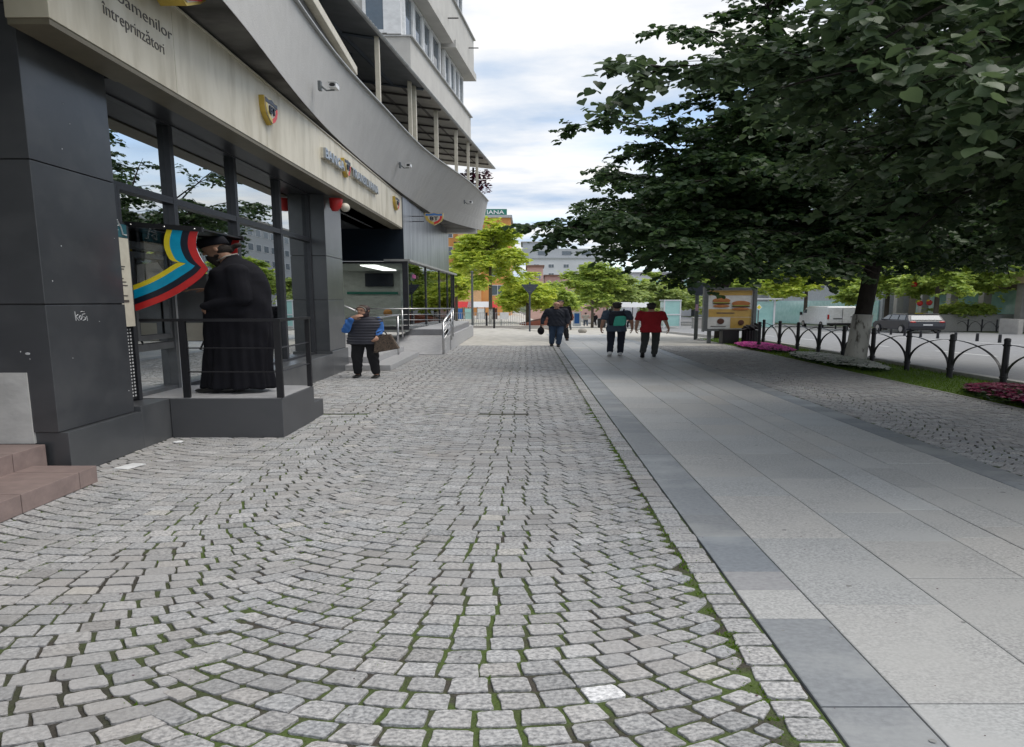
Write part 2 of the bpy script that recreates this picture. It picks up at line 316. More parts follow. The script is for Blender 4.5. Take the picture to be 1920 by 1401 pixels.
def text_mb(txt, size, depth=.01, align='LEFT', bold=0., shear=0):
    cu = bpy.data.curves.new('t', 'FONT'); cu.body = txt; cu.size = size; cu.extrude = depth / 2; cu.align_x = align; cu.offset = bold; cu.resolution_u = 3; cu.shear = shear
    o = bpy.data.objects.new('t', cu); S.collection.objects.link(o); dg = bpy.context.evaluated_depsgraph_get(); dg.update()
    me = o.evaluated_get(dg).to_mesh(); mb = MB(); mb.v = [tuple(v.co) for v in me.vertices]; mb.f = [tuple(p.vertices) for p in me.polygons]; mb.m = [0] * len(mb.f)
    o.evaluated_get(dg).to_mesh_clear(); bpy.data.objects.remove(o); bpy.data.curves.remove(cu); return mb
def place_text(mb, o, ax, ay, sx=1., sy=1.):
    o, ax, ay = Vector(o), Vector(ax), Vector(ay); an = ax.cross(ay)
    mb.v = [tuple(o + ax * p[0] * sx + ay * p[1] * sy + an * p[2]) for p in mb.v]; return mb

def smooth01(t): t = max(0., min(1., t)); return t * t * (3 - 2 * t)
def gz(x, y):
    A = -.022 * max(0, min(y, 95) - 10); B = -.03 * max(0, min(y, 95) - 24); C = -.005 * max(0, y - 24)
    a = smooth01((x - 5.2) / .8); b = smooth01((x + 1) / 2.5)
    return (C * (1 - b) + B * b) * (1 - a) + A * a
def surf(x0, x1, y0, y1, nx, ny, dz, zf=gz):
    mb = MB(); vs = []; fs = []
    for j in range(ny + 1):
        t = j / ny; y = y0 + (y1 - y0) * t
        for i in range(nx + 1): x = x0 + (x1 - x0) * i / nx; vs.append((x, y, zf(x, y) + dz))
    for j in range(ny):
        for i in range(nx): a = j * (nx + 1) + i; fs.append((a, a + 1, a + nx + 2, a + nx + 1))
    return mb.add(vs, fs)

# ------------------------------------------------------------------ ground
g = MB()
xs = [-900, -60, -30, -12, -6, -3, -1.5, -1, -.5, 0, .5, 1, 1.5, 2.5, 4, 5.2, 5.4, 5.6, 5.8, 6, 9, 14, 20, 30, 60, 900]
ys = [-60, -20, 0, 10, 17, 24, 32, 40, 50, 60, 70, 80, 95, 130, 300, 1500]
g.add([(x, y, gz(x, y) - .035) for y in ys for x in xs], [(j * len(xs) + i, j * len(xs) + i + 1, (j + 1) * len(xs) + i + 1, (j + 1) * len(xs) + i) for j in range(len(ys) - 1) for i in range(len(xs) - 1)])
struct('ground', g, 'joint')
struct('plaza_paving', surf(-6, 5.55, 21.5, 130, 34, 40, -.006), 'plaza')
struct('road', surf(5.62, 20.3, -20, 150, 40, 60, -.02), 'asphalt')
struct('side_street', surf(-60, -6, 40, 60, 10, 10, -.006), 'asphalt')
def road_line(x, y0, y1, w=.07): return surf(x, x + w, y0, y1, 1, max(2, int(y1 - y0)), -.014)
rl = MB()
for k in range(14): rl.ext(road_line(9.2, 2 + k * 6, 5 + k * 6))
rl.ext(road_line(13.2, 0, 100)); struct('road_marking', rl, 'line')
kb = MB()
for k in range(60):
    y = -6 + k * 1.5; kb.hexa([(5.50, y, gz(5, y) - .1), (5.615, y, gz(5, y) - .1), (5.615, y + 1.49, gz(5, y + 1.49) - .1), (5.50, y + 1.49, gz(5, y + 1.49) - .1),
                               (5.50, y, max(gz(5.2, y), gz(5.7, y)) + .09), (5.615, y, max(gz(5.2, y), gz(5.7, y)) + .09), (5.615, y + 1.49, max(gz(5.2, y + 1.49), gz(5.7, y + 1.49)) + .09), (5.50, y + 1.49, max(gz(5.2, y + 1.49), gz(5.7, y + 1.49)) + .09)])
struct('kerb', kb, 'kerb')

# setts: segmental arcs, every stone a bevelled block
_bw = {}
def bw(x, k):
    q = (round(x, 1), k)
    if q not in _bw: _bw[q] = rng.uniform(-.05, .05)
    return _bw[q]
def setts(cols, x0, x1, y0, y1, detail, p=.104, Rr=1.06, half=.748, ph=0.):
    V = []; F = []; C = []; n_st = 0
    thm = math.asin(half / Rr); ns = 15
    for xc in cols:
        k0 = int((y0 - 1) / p); k1 = int(y1 / p)
        for k in range(k0, k1):
            off = rng.uniform(-.25, .25); wl_ = bw(xc - .715, k); wr_ = bw(xc + .715, k)
            for j in range(ns):
                ta = -thm + (j + off * (0 < j < ns)) * 2 * thm / ns; tb = -thm + (j + 1 + off * (0 < j + 1 < ns)) * 2 * thm / ns
                if j == 0: ta = -thm + wl_
                if j == ns - 1: tb = thm + wr_
                if tb - ta < .03: continue
                def P(t, r): return (xc + Rr * math.sin(t) - math.sin(t) * r, k * p + Rr * (1 - math.cos(t)) + math.cos(t) * r)
                tm = (ta + tb) / 2; d = p * math.cos(tm)
                w = (tb - ta) * Rr
                if w < .04: continue
                q = [P(ta, 0), P(tb, 0), P(tb, d), P(ta, d)]
                cx = sum(a[0] for a in q) / 4; cy = sum(a[1] for a in q) / 4
                if not (x0 - .02 < cx < x1 + .022 and y0 < cy < y1): continue
                yield_stone(V, F, C, q, cx, cy, detail, x0, x1)
    return V, F, C
def yield_stone(V, F, C, q, cx, cy, detail, x0=-99, x1=99, gap=None):
    gp = (rng.uniform(.0022, .0058) + .0028 * max(0, min(1, (5.5 - cy) / 3)) if gap is None else gap)
    pts = []
    for a in q:
        ux, uy = a[0] - cx, a[1] - cy; l = math.hypot(ux, uy) + 1e-9
        pts.append((min(max(a[0] - ux / l * gp * 1.35 + rng.normal(0, .0026), x0), x1), a[1] - uy / l * gp * 1.35 + rng.normal(0, .0026)))
    h = rng.normal(0, .0018); tx, ty = rng.normal(0, .02, 2); b = len(V)
    tone = rng.normal(1., .085); warm = rng.normal(0, .010)
    c = (tone * (1 + warm), tone, tone * (1 - warm))
    if abs(cx - .208) < .05 and abs(cy - 2.27) < .045: c = (1.9, 1.92, 1.95)
    if rng.random() < .008: c = (1.25, 1.22, 1.15)
    if detail:
        top = []; mid = []
        for i in range(4):
            a = pts[i]; pr = pts[i - 1]; nx = pts[(i + 1) % 4]
            for o_ in (pr, nx):
                l = math.hypot(o_[0] - a[0], o_[1] - a[1]) + 1e-9; f = rng.uniform(.003, .011) / l
                top.append((a[0] + (o_[0] - a[0]) * f, a[1] + (o_[1] - a[1]) * f))
            # an extra point mid-edge keeps edges uneven
            e = ((a[0] + nx[0]) / 2 + rng.normal(0, .0016), (a[1] + nx[1]) / 2 + rng.normal(0, .0016)); top.append(e)
        n = 12
        for (s_, z_) in ((.955, .0), (.99, -.0022), (1.0, -.03)):
            for (x, y) in top:
                xx = cx + (x - cx) * s_; yy = cy + (y - cy) * s_
                V.append((xx, yy, h + z_ + tx * (xx - cx) + ty * (yy - cy)))
        F.append(tuple(range(b, b + n)))
        for r_ in range(2):
            for i in range(n): F.append((b + r_ * n + i, b + (r_ + 1) * n + i, b + (r_ + 1) * n + (i + 1) % n, b + r_ * n + (i + 1) % n))
        C.extend([c] * 36)
    else:
        for (s_, z_) in ((.93, .0), (1., -.03)):
            for (x, y) in pts: V.append((cx + (x - cx) * s_, cy + (y - cy) * s_, h + z_))
        F.append((b, b + 1, b + 2, b + 3))
        for i in range(4): F.append((b + i, b + 4 + i, b + 4 + (i + 1) % 4, b + (i + 1) % 4))
        C.extend([c] * 8)
V, F, C = [], [], []
def more(a):
    b = len(V); V.extend(a[0]); F.extend([tuple(i + b for i in f) for f in a[1]]); C.extend(a[2])
LC = (-.145, -1.575, -3.005)
more(setts(LC, -2.56, .575, 1.0, 8.5, True)); more(setts(LC, -2.56, .575, 8.5, 22, False))
more(setts((3.41, 4.84), 2.69, 4.36, 3.5, 22, False, ph=.03))
y = .9
while y < 22:
    l = rng.uniform(.095, .15); 
    b_ = []; yield_stone(V, F, C, [(.578, y), (.686, y), (.686, y + l), (.578, y + l)], .632, y + l / 2, y < 9); y += l + .003
m_ = MB(); m_.v = V; m_.f = F; m_.m = [0] * len(F)
struct('sett_pavement', m_, 'stone', col=np.array(C))

struct('joint_fill', MB().box(-2.56, .9, -.03, .688, 22, -.011).box(2.69, .9, -.03, 4.345, 22, -.011), 'joint')
# granite slab walk
V, F, C = [], [], []
def slab(x0, x1, y0, y1, c, g_=.0025, dz=0):
    b = len(V); h = dz + rng.normal(0, .0008); e = .003
    for (i_, z_) in ((g_ + e, .0), (g_, -e), (g_, -.03)):
        for (x, y) in ((x0 + i_, y0 + i_), (x1 - i_, y0 + i_), (x1 - i_, y1 - i_), (x0 + i_, y1 - i_)): V.append((x, y, gz(x, y) + h + z_ + .003))
    F.append((b, b + 1, b + 2, b + 3))
    for r_ in range(2):
        for i in range(4): F.append((b + r_ * 4 + i, b + r_ * 4 + 4 + i, b + r_ * 4 + 4 + (i + 1) % 4, b + r_ * 4 + (i + 1) % 4))
    C.extend([c] * 12)
def tone(s=.07):
    t = rng.normal(1, s); w = rng.normal(0, .012); return (t * (1 + w), t, t * (1 - w))
for (a, b_) in ((.902, 1.305), (1.305, 1.71), (1.71, 1.905), (1.905, 2.11), (2.11, 2.495)):
    y = .6 + rng.uniform(0, .5)
    while y < 34:
        l = rng.choice([.45, .55, .8, .9, .62]) * (1 if y < 12 else 1); slab(a, b_, y, y + l, tone(.035)); y += l
slab(.69, .902, 2.87, 3.18, (1.05, 1.05, 1.05))
o_ = MB(); o_.v = V; o_.f = F; o_.m = [0] * len(F); struct('slab_walk', o_, 'slab', col=np.array(C))
V, F, C = [], [], []
slab(.69, .902, .5, 2.2, tone(.05)); slab(.69, .902, 2.2, 2.87, tone(.05)); slab(.69, .902, 3.18, 3.41, (1.35, 1.28, 1.25)); slab(.69, .902, 3.41, 3.95, (.95, .98, 1.02)); 
for (a, b_, y) in ((.69, .902, 3.95), (2.495, 2.69, .6)):
    while y < 34:
        l = float(rng.choice([.5, .9, 1.05, .43])); slab(a, b_, y, y + l, tone(.06)); y += l
o_ = MB(); o_.v = V; o_.f = F; o_.m = [0] * len(F); struct('slab_border', o_, 'slabdark', col=np.array(C))
struct('verge', surf(4.37, 5.5, -4, 26, 4, 40, .004), 'grassg')
ed = MB()
for k in range(40): ed.box(4.345, -4 + k * .75, -.05, 4.375, -3.255 + k * .75, .012)
struct('verge_edging', ed, 'kerb')

gm = MB()
for _ in range(70):
    x = rng.uniform(.72, 2.66); y = 1.8 + 14 * rng.random() ** 1.3; a0 = rng.uniform(.004, .013); P_ = []
    for k in range(9): t = 2 * math.pi * k / 9; q = a0 * rng.uniform(.75, 1.2); P_.append((x + q * math.cos(t), y + q * 1.2 * math.sin(t), .0052))
    gm.add(P_, [tuple(range(9))])
struct('gum_spots', gm, mat('old_gum', (.27, .27, .265), (.20, .20, .20), scale=30, rough=.8))
# ------------------------------------------------------------------ leaves, grass, flowers (numpy)
LEAF = np.array([[0, .06, 0], [.22, -.04, .03], [.47, .16, .07], [.47, .48, .07], [.26, .80, .02], [0, 1.08, -.12], [0, .52, -.02], [-.22, -.04, .03], [-.47, .16, .07], [-.47, .48, .07], [-.26, .80, .02]])
LEAFF = [(0, 1, 2, 6), (6, 2, 3), (6, 3, 4, 5), (0, 6, 8, 7), (6, 9, 8), (6, 5, 10, 9)]
LSIMP = np.array([[0, 0, 0], [.42, .4, .06], [0, 1, -.05], [-.42, .4, .06]]); LSIMPF = [(0, 1, 2), (0, 2, 3)]
def leaves(name, pos, dirs, ups, size, mt, parent=None, tmpl=(LEAF, LEAFF), tone=None, local=False, wide=1.):
    tv, tf = tmpl; n = len(pos); d = dirs / (np.linalg.norm(dirs, axis=1, keepdims=True) + 1e-9)
    a = np.cross(d, ups); a /= (np.linalg.norm(a, axis=1, keepdims=True) + 1e-9); u = np.cross(a, d)
    sz = np.asarray(size).reshape(-1, 1, 1) * np.ones((n, 1, 1))
    P = pos[:, None, :] + sz * (a[:, None, :] * tv[None, :, 0:1] * wide + d[:, None, :] * tv[None, :, 1:2] + u[:, None, :] * tv[None, :, 2:3])
    k = len(tv); mb = MB(); v = P.reshape(-1, 3)
    base = (np.arange(n) * k)
    me = bpy.data.meshes.new(name); org = np.zeros(3)
    if parent is not None and not local: org = np.array(ORG[parent])
    w = v - org; w[:, 0] *= K
    loops = []; starts = []; tots = []; pos_ = 0
    flat = np.concatenate([np.array(f) for f in tf]); lens = np.array([len(f) for f in tf])
    allv = (base[:, None] + flat[None, :]).ravel(); alll = np.tile(lens, n); st = np.concatenate([[0], np.cumsum(alll)[:-1]])
    me.vertices.add(len(w)); me.vertices.foreach_set('co', w.astype(np.float32).ravel())
    me.loops.add(len(allv)); me.loops.foreach_set('vertex_index', allv.astype(np.int32))
    me.polygons.add(len(alll)); me.polygons.foreach_set('loop_start', st.astype(np.int32)); me.polygons.foreach_set('loop_total', alll.astype(np.int32))
    me.update(calc_edges=True); me.validate()
    t = rng.random(n) if tone is None else tone
    c = np.repeat(t, k); ca = me.color_attributes.new('col', 'FLOAT_COLOR', 'POINT'); cc = np.ones((len(w), 4), np.float32); cc[:, :3] = c[:, None]; ca.data.foreach_set('color', cc.ravel())
    me.polygons.foreach_set('use_smooth', [True] * len(me.polygons)); me.materials.append(M[mt]); o = bpy.data.objects.new(name, me); S.collection.objects.link(o); ORG[o] = tuple(org)
    if parent is not None: o.parent = parent
    return o
def rn(n, s=1.): return rng.normal(0, s, (n, 3))

def bez(p0, p1, p2, n):
    return [p0 * (1 - t) ** 2 + p1 * 2 * t * (1 - t) + p2 * t * t for t in [i / n for i in range(n + 1)]]
def tree(name, label, base, trunk_pts, trunk_r, cen, rad, lmat, leafs, nlimb, nsub, ntwig, perleaf, zlow, group=None, bark='bark', droop=.25, extra=(), lime=None, keep=None, tmpl=(LEAF, LEAFF), low=None, twl=.45, shell=.55, wide=1.):
    root = thing(name, label, 'tree', base, group)
    T = [Vector(p) for p in trunk_pts]; mb = MB(); mb.tube(T, trunk_r, 12)
    if lime:
        lm = MB(); lm.tube([T[0], T[0].lerp(T[1], .5), T[1]] if lime is True else lime, [trunk_r[0] * 1.02, (trunk_r[0] + trunk_r[1]) * .51, trunk_r[1] * 1.02], 14); 
    cen = Vector(cen); ends = []; top = T[-1]
    tw = []; dirs = []
    ls = [Vector(e) for e in extra]
    while len(ls) < nlimb + len(extra):
        a = rng.uniform(0, 2 * math.pi); z = rng.uniform(-.55, 1); rr = math.sqrt(max(0, 1 - z * z)) if z > 0 else math.sqrt(1 - z * z)
        p = cen + Vector((rad[0] * rr * math.cos(a), rad[1] * rr * math.sin(a), rad[2] * z)) * rng.uniform(.78, 1.0)
        if p.z < zlow: p.z = zlow + rng.uniform(0, .7)
        if keep and not keep(p): continue
        ls.append(p)
    for li, e in enumerate(ls):
        st = top if li % 3 else T[-2].lerp(top, rng.uniform(.3, 1)); mid = st.lerp(e, .45) + Vector((0, 0, (e - st).length * .22))
        pts = bez(st, mid, e, 7); r0 = trunk_r[-1] * .55; mb.tube(pts, [r0 * (1 - i / 7.6) for i in range(8)], 6)
        for w_ in range(26 if li < len(extra) else 9):
            k2 = rng.uniform(.5, 1.) * 7; i2 = min(6, int(k2)); dd = (pts[i2 + 1] - pts[i2]).normalized() + Vector(rng.normal(0, .6, 3)); dd.z = dd.z * .5 - droop; dd.normalize(); tw.append((pts[i2].lerp(pts[i2 + 1], k2 - i2), dd))
        for s_ in range(nsub):
            t = rng.uniform(.28, 1.); k = t * 7; i = min(6, int(k)); p = pts[i].lerp(pts[i + 1], k - i); d = (pts[i + 1] - pts[i]).normalized()
            side = Vector(rng.normal(0, 1, 3)); side = (side - d * side.dot(d)).normalized(); side.z *= .45
            ln = rng.uniform(.5, 1.) * rad[0] * .36 * (1.15 - t * .6); q = p + (d * .7 + side).normalized() * ln - Vector((0, 0, droop * ln * .6))
            if q.z < zlow: q.z = zlow
            if keep and not keep(q): continue
            sp = bez(p, p.lerp(q, .5) + Vector((0, 0, ln * .1)), q, 4); mb.tube(sp, [.018, .014, .011, .008, .005], 4)
            for w_ in range(ntwig):
                k2 = rng.uniform(.15, 1.) * 4; i2 = min(3, int(k2)); a_ = sp[i2].lerp(sp[i2 + 1], k2 - i2)
                dd = ((q - p).normalized() * .8 + Vector(rng.normal(0, .55, 3))); dd.z = dd.z * .5 - droop; dd.normalize(); tw.append((a_, dd))
    # leaves on twigs
    n = len(tw); A = np.array([t[0] for t in tw]); D = np.array([t[1] for t in tw])
    ln = rng.uniform(.5, 1.1, n) * twl
    P = []; DD = []; UU = []; 
    for j in range(perleaf):
        f = (j + .6) / perleaf; sidev = np.cross(D, [0, 0, 1]); sidev /= (np.linalg.norm(sidev, axis=1, keepdims=True) + 1e-9)
        sg = 1 if j % 2 else -1
        pos = A + D * (ln * f)[:, None]; pos[:, 2] -= droop * .8 * (ln * f * f)
        P.append(pos + rn(n, .02)); dv = D * .45 + sidev * sg * .8 + rn(n, .33); dv[:, 2] -= .35 + droop; DD.append(dv)
        up = np.array([0, 0, 1.]) + rn(n, .38); UU.append(up)
    P = np.concatenate(P); DD = np.concatenate(DD); UU = np.concatenate(UU)
    ok = P[:, 2] > zlow - .45
    if low is not None: ok &= low(P)
    P, DD, UU = P[ok], DD[ok], UU[ok]
    link('trunk', mb, bark, root, smooth=True)
    if lime: link('limewash_band', lm, 'lime', root, smooth=True)
    leaves('crown', P, DD, UU, rng.uniform(.75, 1.2, len(P)) * leafs, lmat, root, tmpl=tmpl, wide=wide)
    print(name, len(P)); return root

# ================================================================== the bank building (facade on the left)
B = thing('bank_building', 'grey building with anthracite shopfront, long cream fascia and curved stucco balcony', 'building', (-4.5, 12, 0))
def part(name, mb, mats, parent=None, **k): return link(name, mb, mats, parent or B, **k)
def bx(*a): return MB().box(*a)

# plinth and cladding
p = MB(); p.box(-3.2, 5.40, 0, -2.46, 6.46, .44); p.box(-3.2, 6.46, 0, -2.46, 13.05, .50); p.box(-3.2, 13.05, 0, -2.46, 14.22, .56)
part('plinth', p, 'anthra2', bev=.006)
def pillar(y0, y1, xf, zs):
    c = MB()
    for a, b in zip(zs[:-1], zs[1:]): c.box(xf - .45, y0, a + .006, xf, y1, b - .006)
    o = part('pillar', c, 'anthra', bev=.004); link('pillar_core', bx(xf - .44, y0 + .012, zs[0], xf - .012, y1 - .012, zs[-1]), 'black', o); return o
pillar(5.38, 6.45, -2.50, [.44, 1.69, 3.02, 4.36, 5.4]); pillar(13.06, 14.2, -2.49, [.56, 1.75, 2.75, 4.12])
c = MB()
for a, b in zip([1.04, 1.69, 3.02, 4.36], [1.69, 3.02, 4.36, 5.4]): c.box(-4.4, 5.42, a + .006, -2.955, 5.9, b - .006)
c.box(-2.95 - .0, 5.44, .16, -2.62, 5.6, 1.03); part('side_cladding', c, 'anthra', bev=.004)
part('exposed_plaster', bx(-4.4, 5.37, .335, -2.635, 5.435, 1.035), 'plasterw')
w = MB(); w.box(-4.6, -3, 0, -4.4, 6, 5.2); w.box(-9, 5.9, 0, -8.9, 30, 5.2); part('wall', w, 'render')
# steps
st = MB()
y = -1.
while y < 5.2: st.box(-2.7, y + .003, .002, -2.245, min(y + .6, 5.215) - .003, .162); y += .6
st2 = MB(); y = -1.
while y < 5.3: st2.box(-4.4, y + .003, .002, -2.57, min(y + .6, 5.36) - .003, .333); y += .6
s1 = part('step', st, 'tile', bev=.004); link('grout_line', bx(-2.69, -1, 0, -2.252, 5.21, .156), 'grout', s1)
s2 = part('step', st2, 'tile', bev=.004); link('grout_line', bx(-4.39, -1, 0, -2.577, 5.355, .327), 'grout', s2)
# fascia
f = MB(); js = [5.2, 7.0, 9.35, 11.7, 14.6, 17.3, 19.9, 21.9]
for a, b in zip(js[:-1], js[1:]): f.box(-2.46, a + (.003 if a > 5.3 else 0), 4.152, -2.25, b - .003, 5.13)
fo = part('fascia', f, 'fascia', bev=.004)
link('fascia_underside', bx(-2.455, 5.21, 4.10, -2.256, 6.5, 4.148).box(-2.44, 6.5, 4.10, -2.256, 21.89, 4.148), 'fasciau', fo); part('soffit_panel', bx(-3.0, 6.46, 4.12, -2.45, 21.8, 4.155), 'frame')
link('cap_strip', bx(-2.47, 5.19, 5.133, -2.235, 21.9, 5.150), 'cream', fo)
cb_ = MB(); cb_.tube([(-2.30, 5.2, 5.19), (-2.29, 9, 5.185), (-2.30, 13, 5.18), (-2.31, 17, 5.18)], .012, 6); cb_.tube([(-2.36, 5.2, 5.185), (-2.34, 9, 5.20), (-2.35, 13, 5.19)], .01, 6); link('cable', cb_, 'black', fo)
part('header', bx(-3.0, 6.45, 4.37, -2.66, 13.06, 4.1), 'frame')
# glazing of the banking hall
gx = -2.72
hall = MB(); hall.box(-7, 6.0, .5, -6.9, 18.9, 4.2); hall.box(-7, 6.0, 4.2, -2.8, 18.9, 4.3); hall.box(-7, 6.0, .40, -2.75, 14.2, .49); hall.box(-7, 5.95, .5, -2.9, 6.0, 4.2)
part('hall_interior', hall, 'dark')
ys = [6.45, 8.07, 9.79, 11.52, 13.06]
def win(y0, y1, z0, z1, x=gx, par=B, gm='glass', fm='frame', t=.045, d=.05):
    fr = MB(); fr.box(x - d, y0, z0, x + d, y0 + t, z1); fr.box(x - d, y1 - t, z0, x + d, y1, z1); fr.box(x - d + .002, y0 + t, z0, x + d - .002, y1 - t, z0 + t); fr.box(x - d + .002, y0 + t, z1 - t, x + d - .002, y1 - t, z1)
    o = link('window', fr, fm, par, bev=.003); link('pane', bx(x - .006, y0 + t, z0 + t, x + .006, y1 - t, z1 - t), gm, o); return o
for a, b in zip(ys[:-1], ys[1:]):
    win(a, b, 3.10, 4.37); 
    if a > 7: win(a, b, .50, 3.10)
win(6.46, 6.93, 2.62, 3.10); win(6.93, 8.07, 2.62, 3.10)
bl = MB()
for k in range(20): bl.box(-2.83, 8.12, .58 + k * .04, -2.81, 13.0, .60 + k * .04)
part('blind', bl, 'blind')
# first bay: service door, cream info strip, grille
fb = MB(); fb.box(-2.78, 6.93, .50, -2.66, 6.99, 2.62); fb.box(-2.78, 7.80, .50, -2.66, 7.86, 2.62); fb.box(-2.78, 6.99, 1.08, -2.67, 7.80, 1.17); fb.box(-2.78, 6.99, 2.38, -2.67, 7.80, 2.46); fb.box(-2.78, 6.99, .5, -2.67, 7.8, .56)
do = part('door', fb, 'aluf', bev=.004)
link('glass_panel', bx(-2.73, 6.99, .56, -2.72, 7.80, 1.08), 'glass', do); link('upper_panel', bx(-2.74, 6.99, 1.17, -2.71, 7.80, 2.38), 'glass', do)
link('inner_frame', MB().box(-2.70, 7.05, 1.22, -2.66, 7.1, 2.33).box(-2.70, 7.7, 1.22, -2.66, 7.75, 2.33).box(-2.70, 7.1, 2.27, -2.662, 7.7, 2.33).box(-2.70, 7.1, 1.22, -2.662, 7.7, 1.28), 'aluf', do)
pp = MB().prism([(0, 0), (.14, .01), (.15, .13), (.17, .25), (.02, .22)], (-2.655, 7.10, 1.95), (0, 1, 0), (0, 0, 1), (.003, 0, 0)).prism([(.17, .02), (.55, 0), (.62, .11), (.42, .30), (.17, .26)], (-2.655, 7.10, 1.93), (0, 1, 0), (0, 0, 1), (.003, 0, 0))
link('paper_notice', pp, 'paper', do)
part('post', bx(-2.79, 6.87, .5, -2.62, 6.93, 2.62), 'frame'); part('side_panel', bx(-2.79, 7.86, .5, -2.66, 8.07, 2.62), 'blind')
ist = part('information_strip', bx(-2.66, 6.50, 1.42, -2.60, 6.86, 2.46), 'cream')
ln = MB()
for z, a, b in ((2.12, 6.58, 6.76), (2.09, 6.60, 6.74), (1.98, 6.58, 6.72), (1.94, 6.58, 6.76), (1.90, 6.58, 6.78), (1.78, 6.60, 6.77)): ln.box(-2.599, a, z, -2.597, b, z + .012)
ln.box(-2.599, 6.6, 1.71, -2.596, 6.78, 1.735); link('print_lines', ln, 'ink', ist)
tk = part('teal_sticker', bx(-2.66, 6.50, 2.47, -2.605, 6.86, 2.62), 'sticker')
gf = MB(); gf.tube([(-2.60, 6.60, 2.50), (-2.60, 6.62, 2.62), (-2.60, 6.70, 2.66), (-2.60, 6.76, 2.58), (-2.60, 6.78, 2.50), (-2.60, 6.84, 2.50)], .006, 5); gf.tube([(-2.60, 6.72, 2.60), (-2.60, 6.62, 2.585), (-2.60, 6.70, 2.545), (-2.60, 6.62, 2.50)], .006, 5)
link('white_scrawl', gf, 'white', tk)
gr = MB(); gr.box(-2.66, 6.50, .52, -2.63, 6.86, 1.41)
gro = part('grille', gr, 'perf'); dots = MB()
for i in range(7):
    for j in range(21): dots.box(-2.629, 6.53 + i * .048, .56 + j * .0405, -2.627, 6.553 + i * .048, .58 + j * .0405)
link('perforation', dots, 'blind', gro)
# scrawl on the first pillar
sc = MB()
for pts in ([(.0, .10), (.01, -.05)], [(.06, .05), (.01, .02), (.07, -.05)], [(.10, .03), (.08, 0), (.11, -.04), (.14, 0), (.11, .035)], [(.21, .06), (.15, .05), (.16, .01), (.21, .0), (.20, -.04), (.15, -.05)], [(.12, .09), (.15, .10), (.2, .09)], [(.24, .02), (.25, -.06)]):
    sc.tube([(-2.4985, 5.72 + a * .62, 1.555 + b * .62) for a, b in pts], .0028, 5)
part('white_scrawl', sc, 'blind')
sp_ = MB()
for _ in range(9): y_ = rng.uniform(5.4, 6.42); z_ = rng.uniform(.6, 4); sp_.ell((-2.499, y_, z_), (.003, rng.uniform(.002, .006), rng.uniform(.002, .01)), 6, 4)
for _ in range(7): x_ = rng.uniform(-2.9, -2.52); z_ = rng.uniform(.6, 3.5); sp_.ell((x_, 5.379, z_), (rng.uniform(.002, .005), .003, rng.uniform(.003, .012)), 6, 4)
sp_.ell((-2.62, 5.379, 1.22), (.014, .003, .012), 8, 5); part('paint_fleck', sp_, 'blind')

# recessed entrance and projecting shop bay
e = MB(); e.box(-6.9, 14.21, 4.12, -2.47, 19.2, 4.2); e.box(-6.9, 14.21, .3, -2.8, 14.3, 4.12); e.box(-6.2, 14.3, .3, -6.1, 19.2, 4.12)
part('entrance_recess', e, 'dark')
part('strip_light', bx(-2.75, 14.8, 4.10, -2.72, 18.8, 4.118), 'aluf')
part('dark_panel', bx(-6.1, 19.20, 3.06, -2.23, 19.30, 4.12), mat('night_blue_panel', (.010, .018, .030), rough=.35))
b2 = MB(); b2.box(-6.1, 14.3, .28, -2.5, 19.2, .55); part('landing', b2, 'greytile')
sx = part('entrance_step', bx(-2.5, 13.92, 0, -1.84, 17.7, .14), 'greytile', bev=.01); part('entrance_step', bx(-2.5, 14.4, .142, -2.12, 17.9, .30), 'greytile', bev=.01)
def bay_x(y): return -2.20 + (y - 19.2) * .017
wallm = MB(); yy = [19.2 + i * 1.3 for i in range(8)]
for a, b in zip(yy[:-1], yy[1:]): wallm.hexa([(-2.6, a + .004, 3.13), (bay_x(a) - .03, a + .004, 3.13), (bay_x(b) - .03, b - .004, 3.13), (-2.6, b - .004, 3.13), (-2.6, a + .004, 5.19), (bay_x(a) - .03, a + .004, 5.19), (bay_x(b) - .03, b - .004, 5.19), (-2.6, b - .004, 5.19)])
part('metal_panel_wall', wallm, 'steelpan', bev=.003); part('panel_core', bx(-2.62, 19.21, 3.13, -2.3, 28.2, 5.18), 'black')
ledge = MB(); ledge.hexa([(-2.6, 19.15, 3.05), (-2.12, 19.15, 3.05), (-1.93, 29.4, 3.05), (-2.6, 29.4, 3.05), (-2.6, 19.15, 3.12), (-2.12, 19.15, 3.12), (-1.93, 29.4, 3.12), (-2.6, 29.4, 3.12)]); part('ledge', ledge, 'coping')
bay = MB(); bay.box(-2.27, 19.2, .75, -2.17, 19.33, 3.05); bay.box(-3.5, 19.2, .75, -3.42, 19.3, 3.05); bay.box(-3.42, 19.21, .75, -2.27, 19.27, .86); bay.box(-3.42, 19.21, 2.98, -2.27, 19.27, 3.05)
for y_ in (22.3, 25.2, 27.3, 28.6): bay.box(bay_x(y_) - .05, y_, .75, bay_x(y_) + .02, y_ + .1, 3.05)
bay.box(-2.10, 29.2, .75, -2.0, 29.3, 3.05); bfo = part('bay_frame', bay, 'frame')
link('bay_glass', MB().box(-3.42, 19.235, .86, -2.27, 19.245, 2.98).hexa([(bay_x(19.3) - .01, 19.33, .75), (bay_x(19.3), 19.33, .75), (bay_x(29.2), 29.2, .75), (bay_x(29.2) - .01, 29.2, .75), (bay_x(19.3) - .01, 19.33, 3.05), (bay_x(19.3), 19.33, 3.05), (bay_x(29.2), 29.2, 3.05), (bay_x(29.2) - .01, 29.2, 3.05)]), 'glass2', bfo)
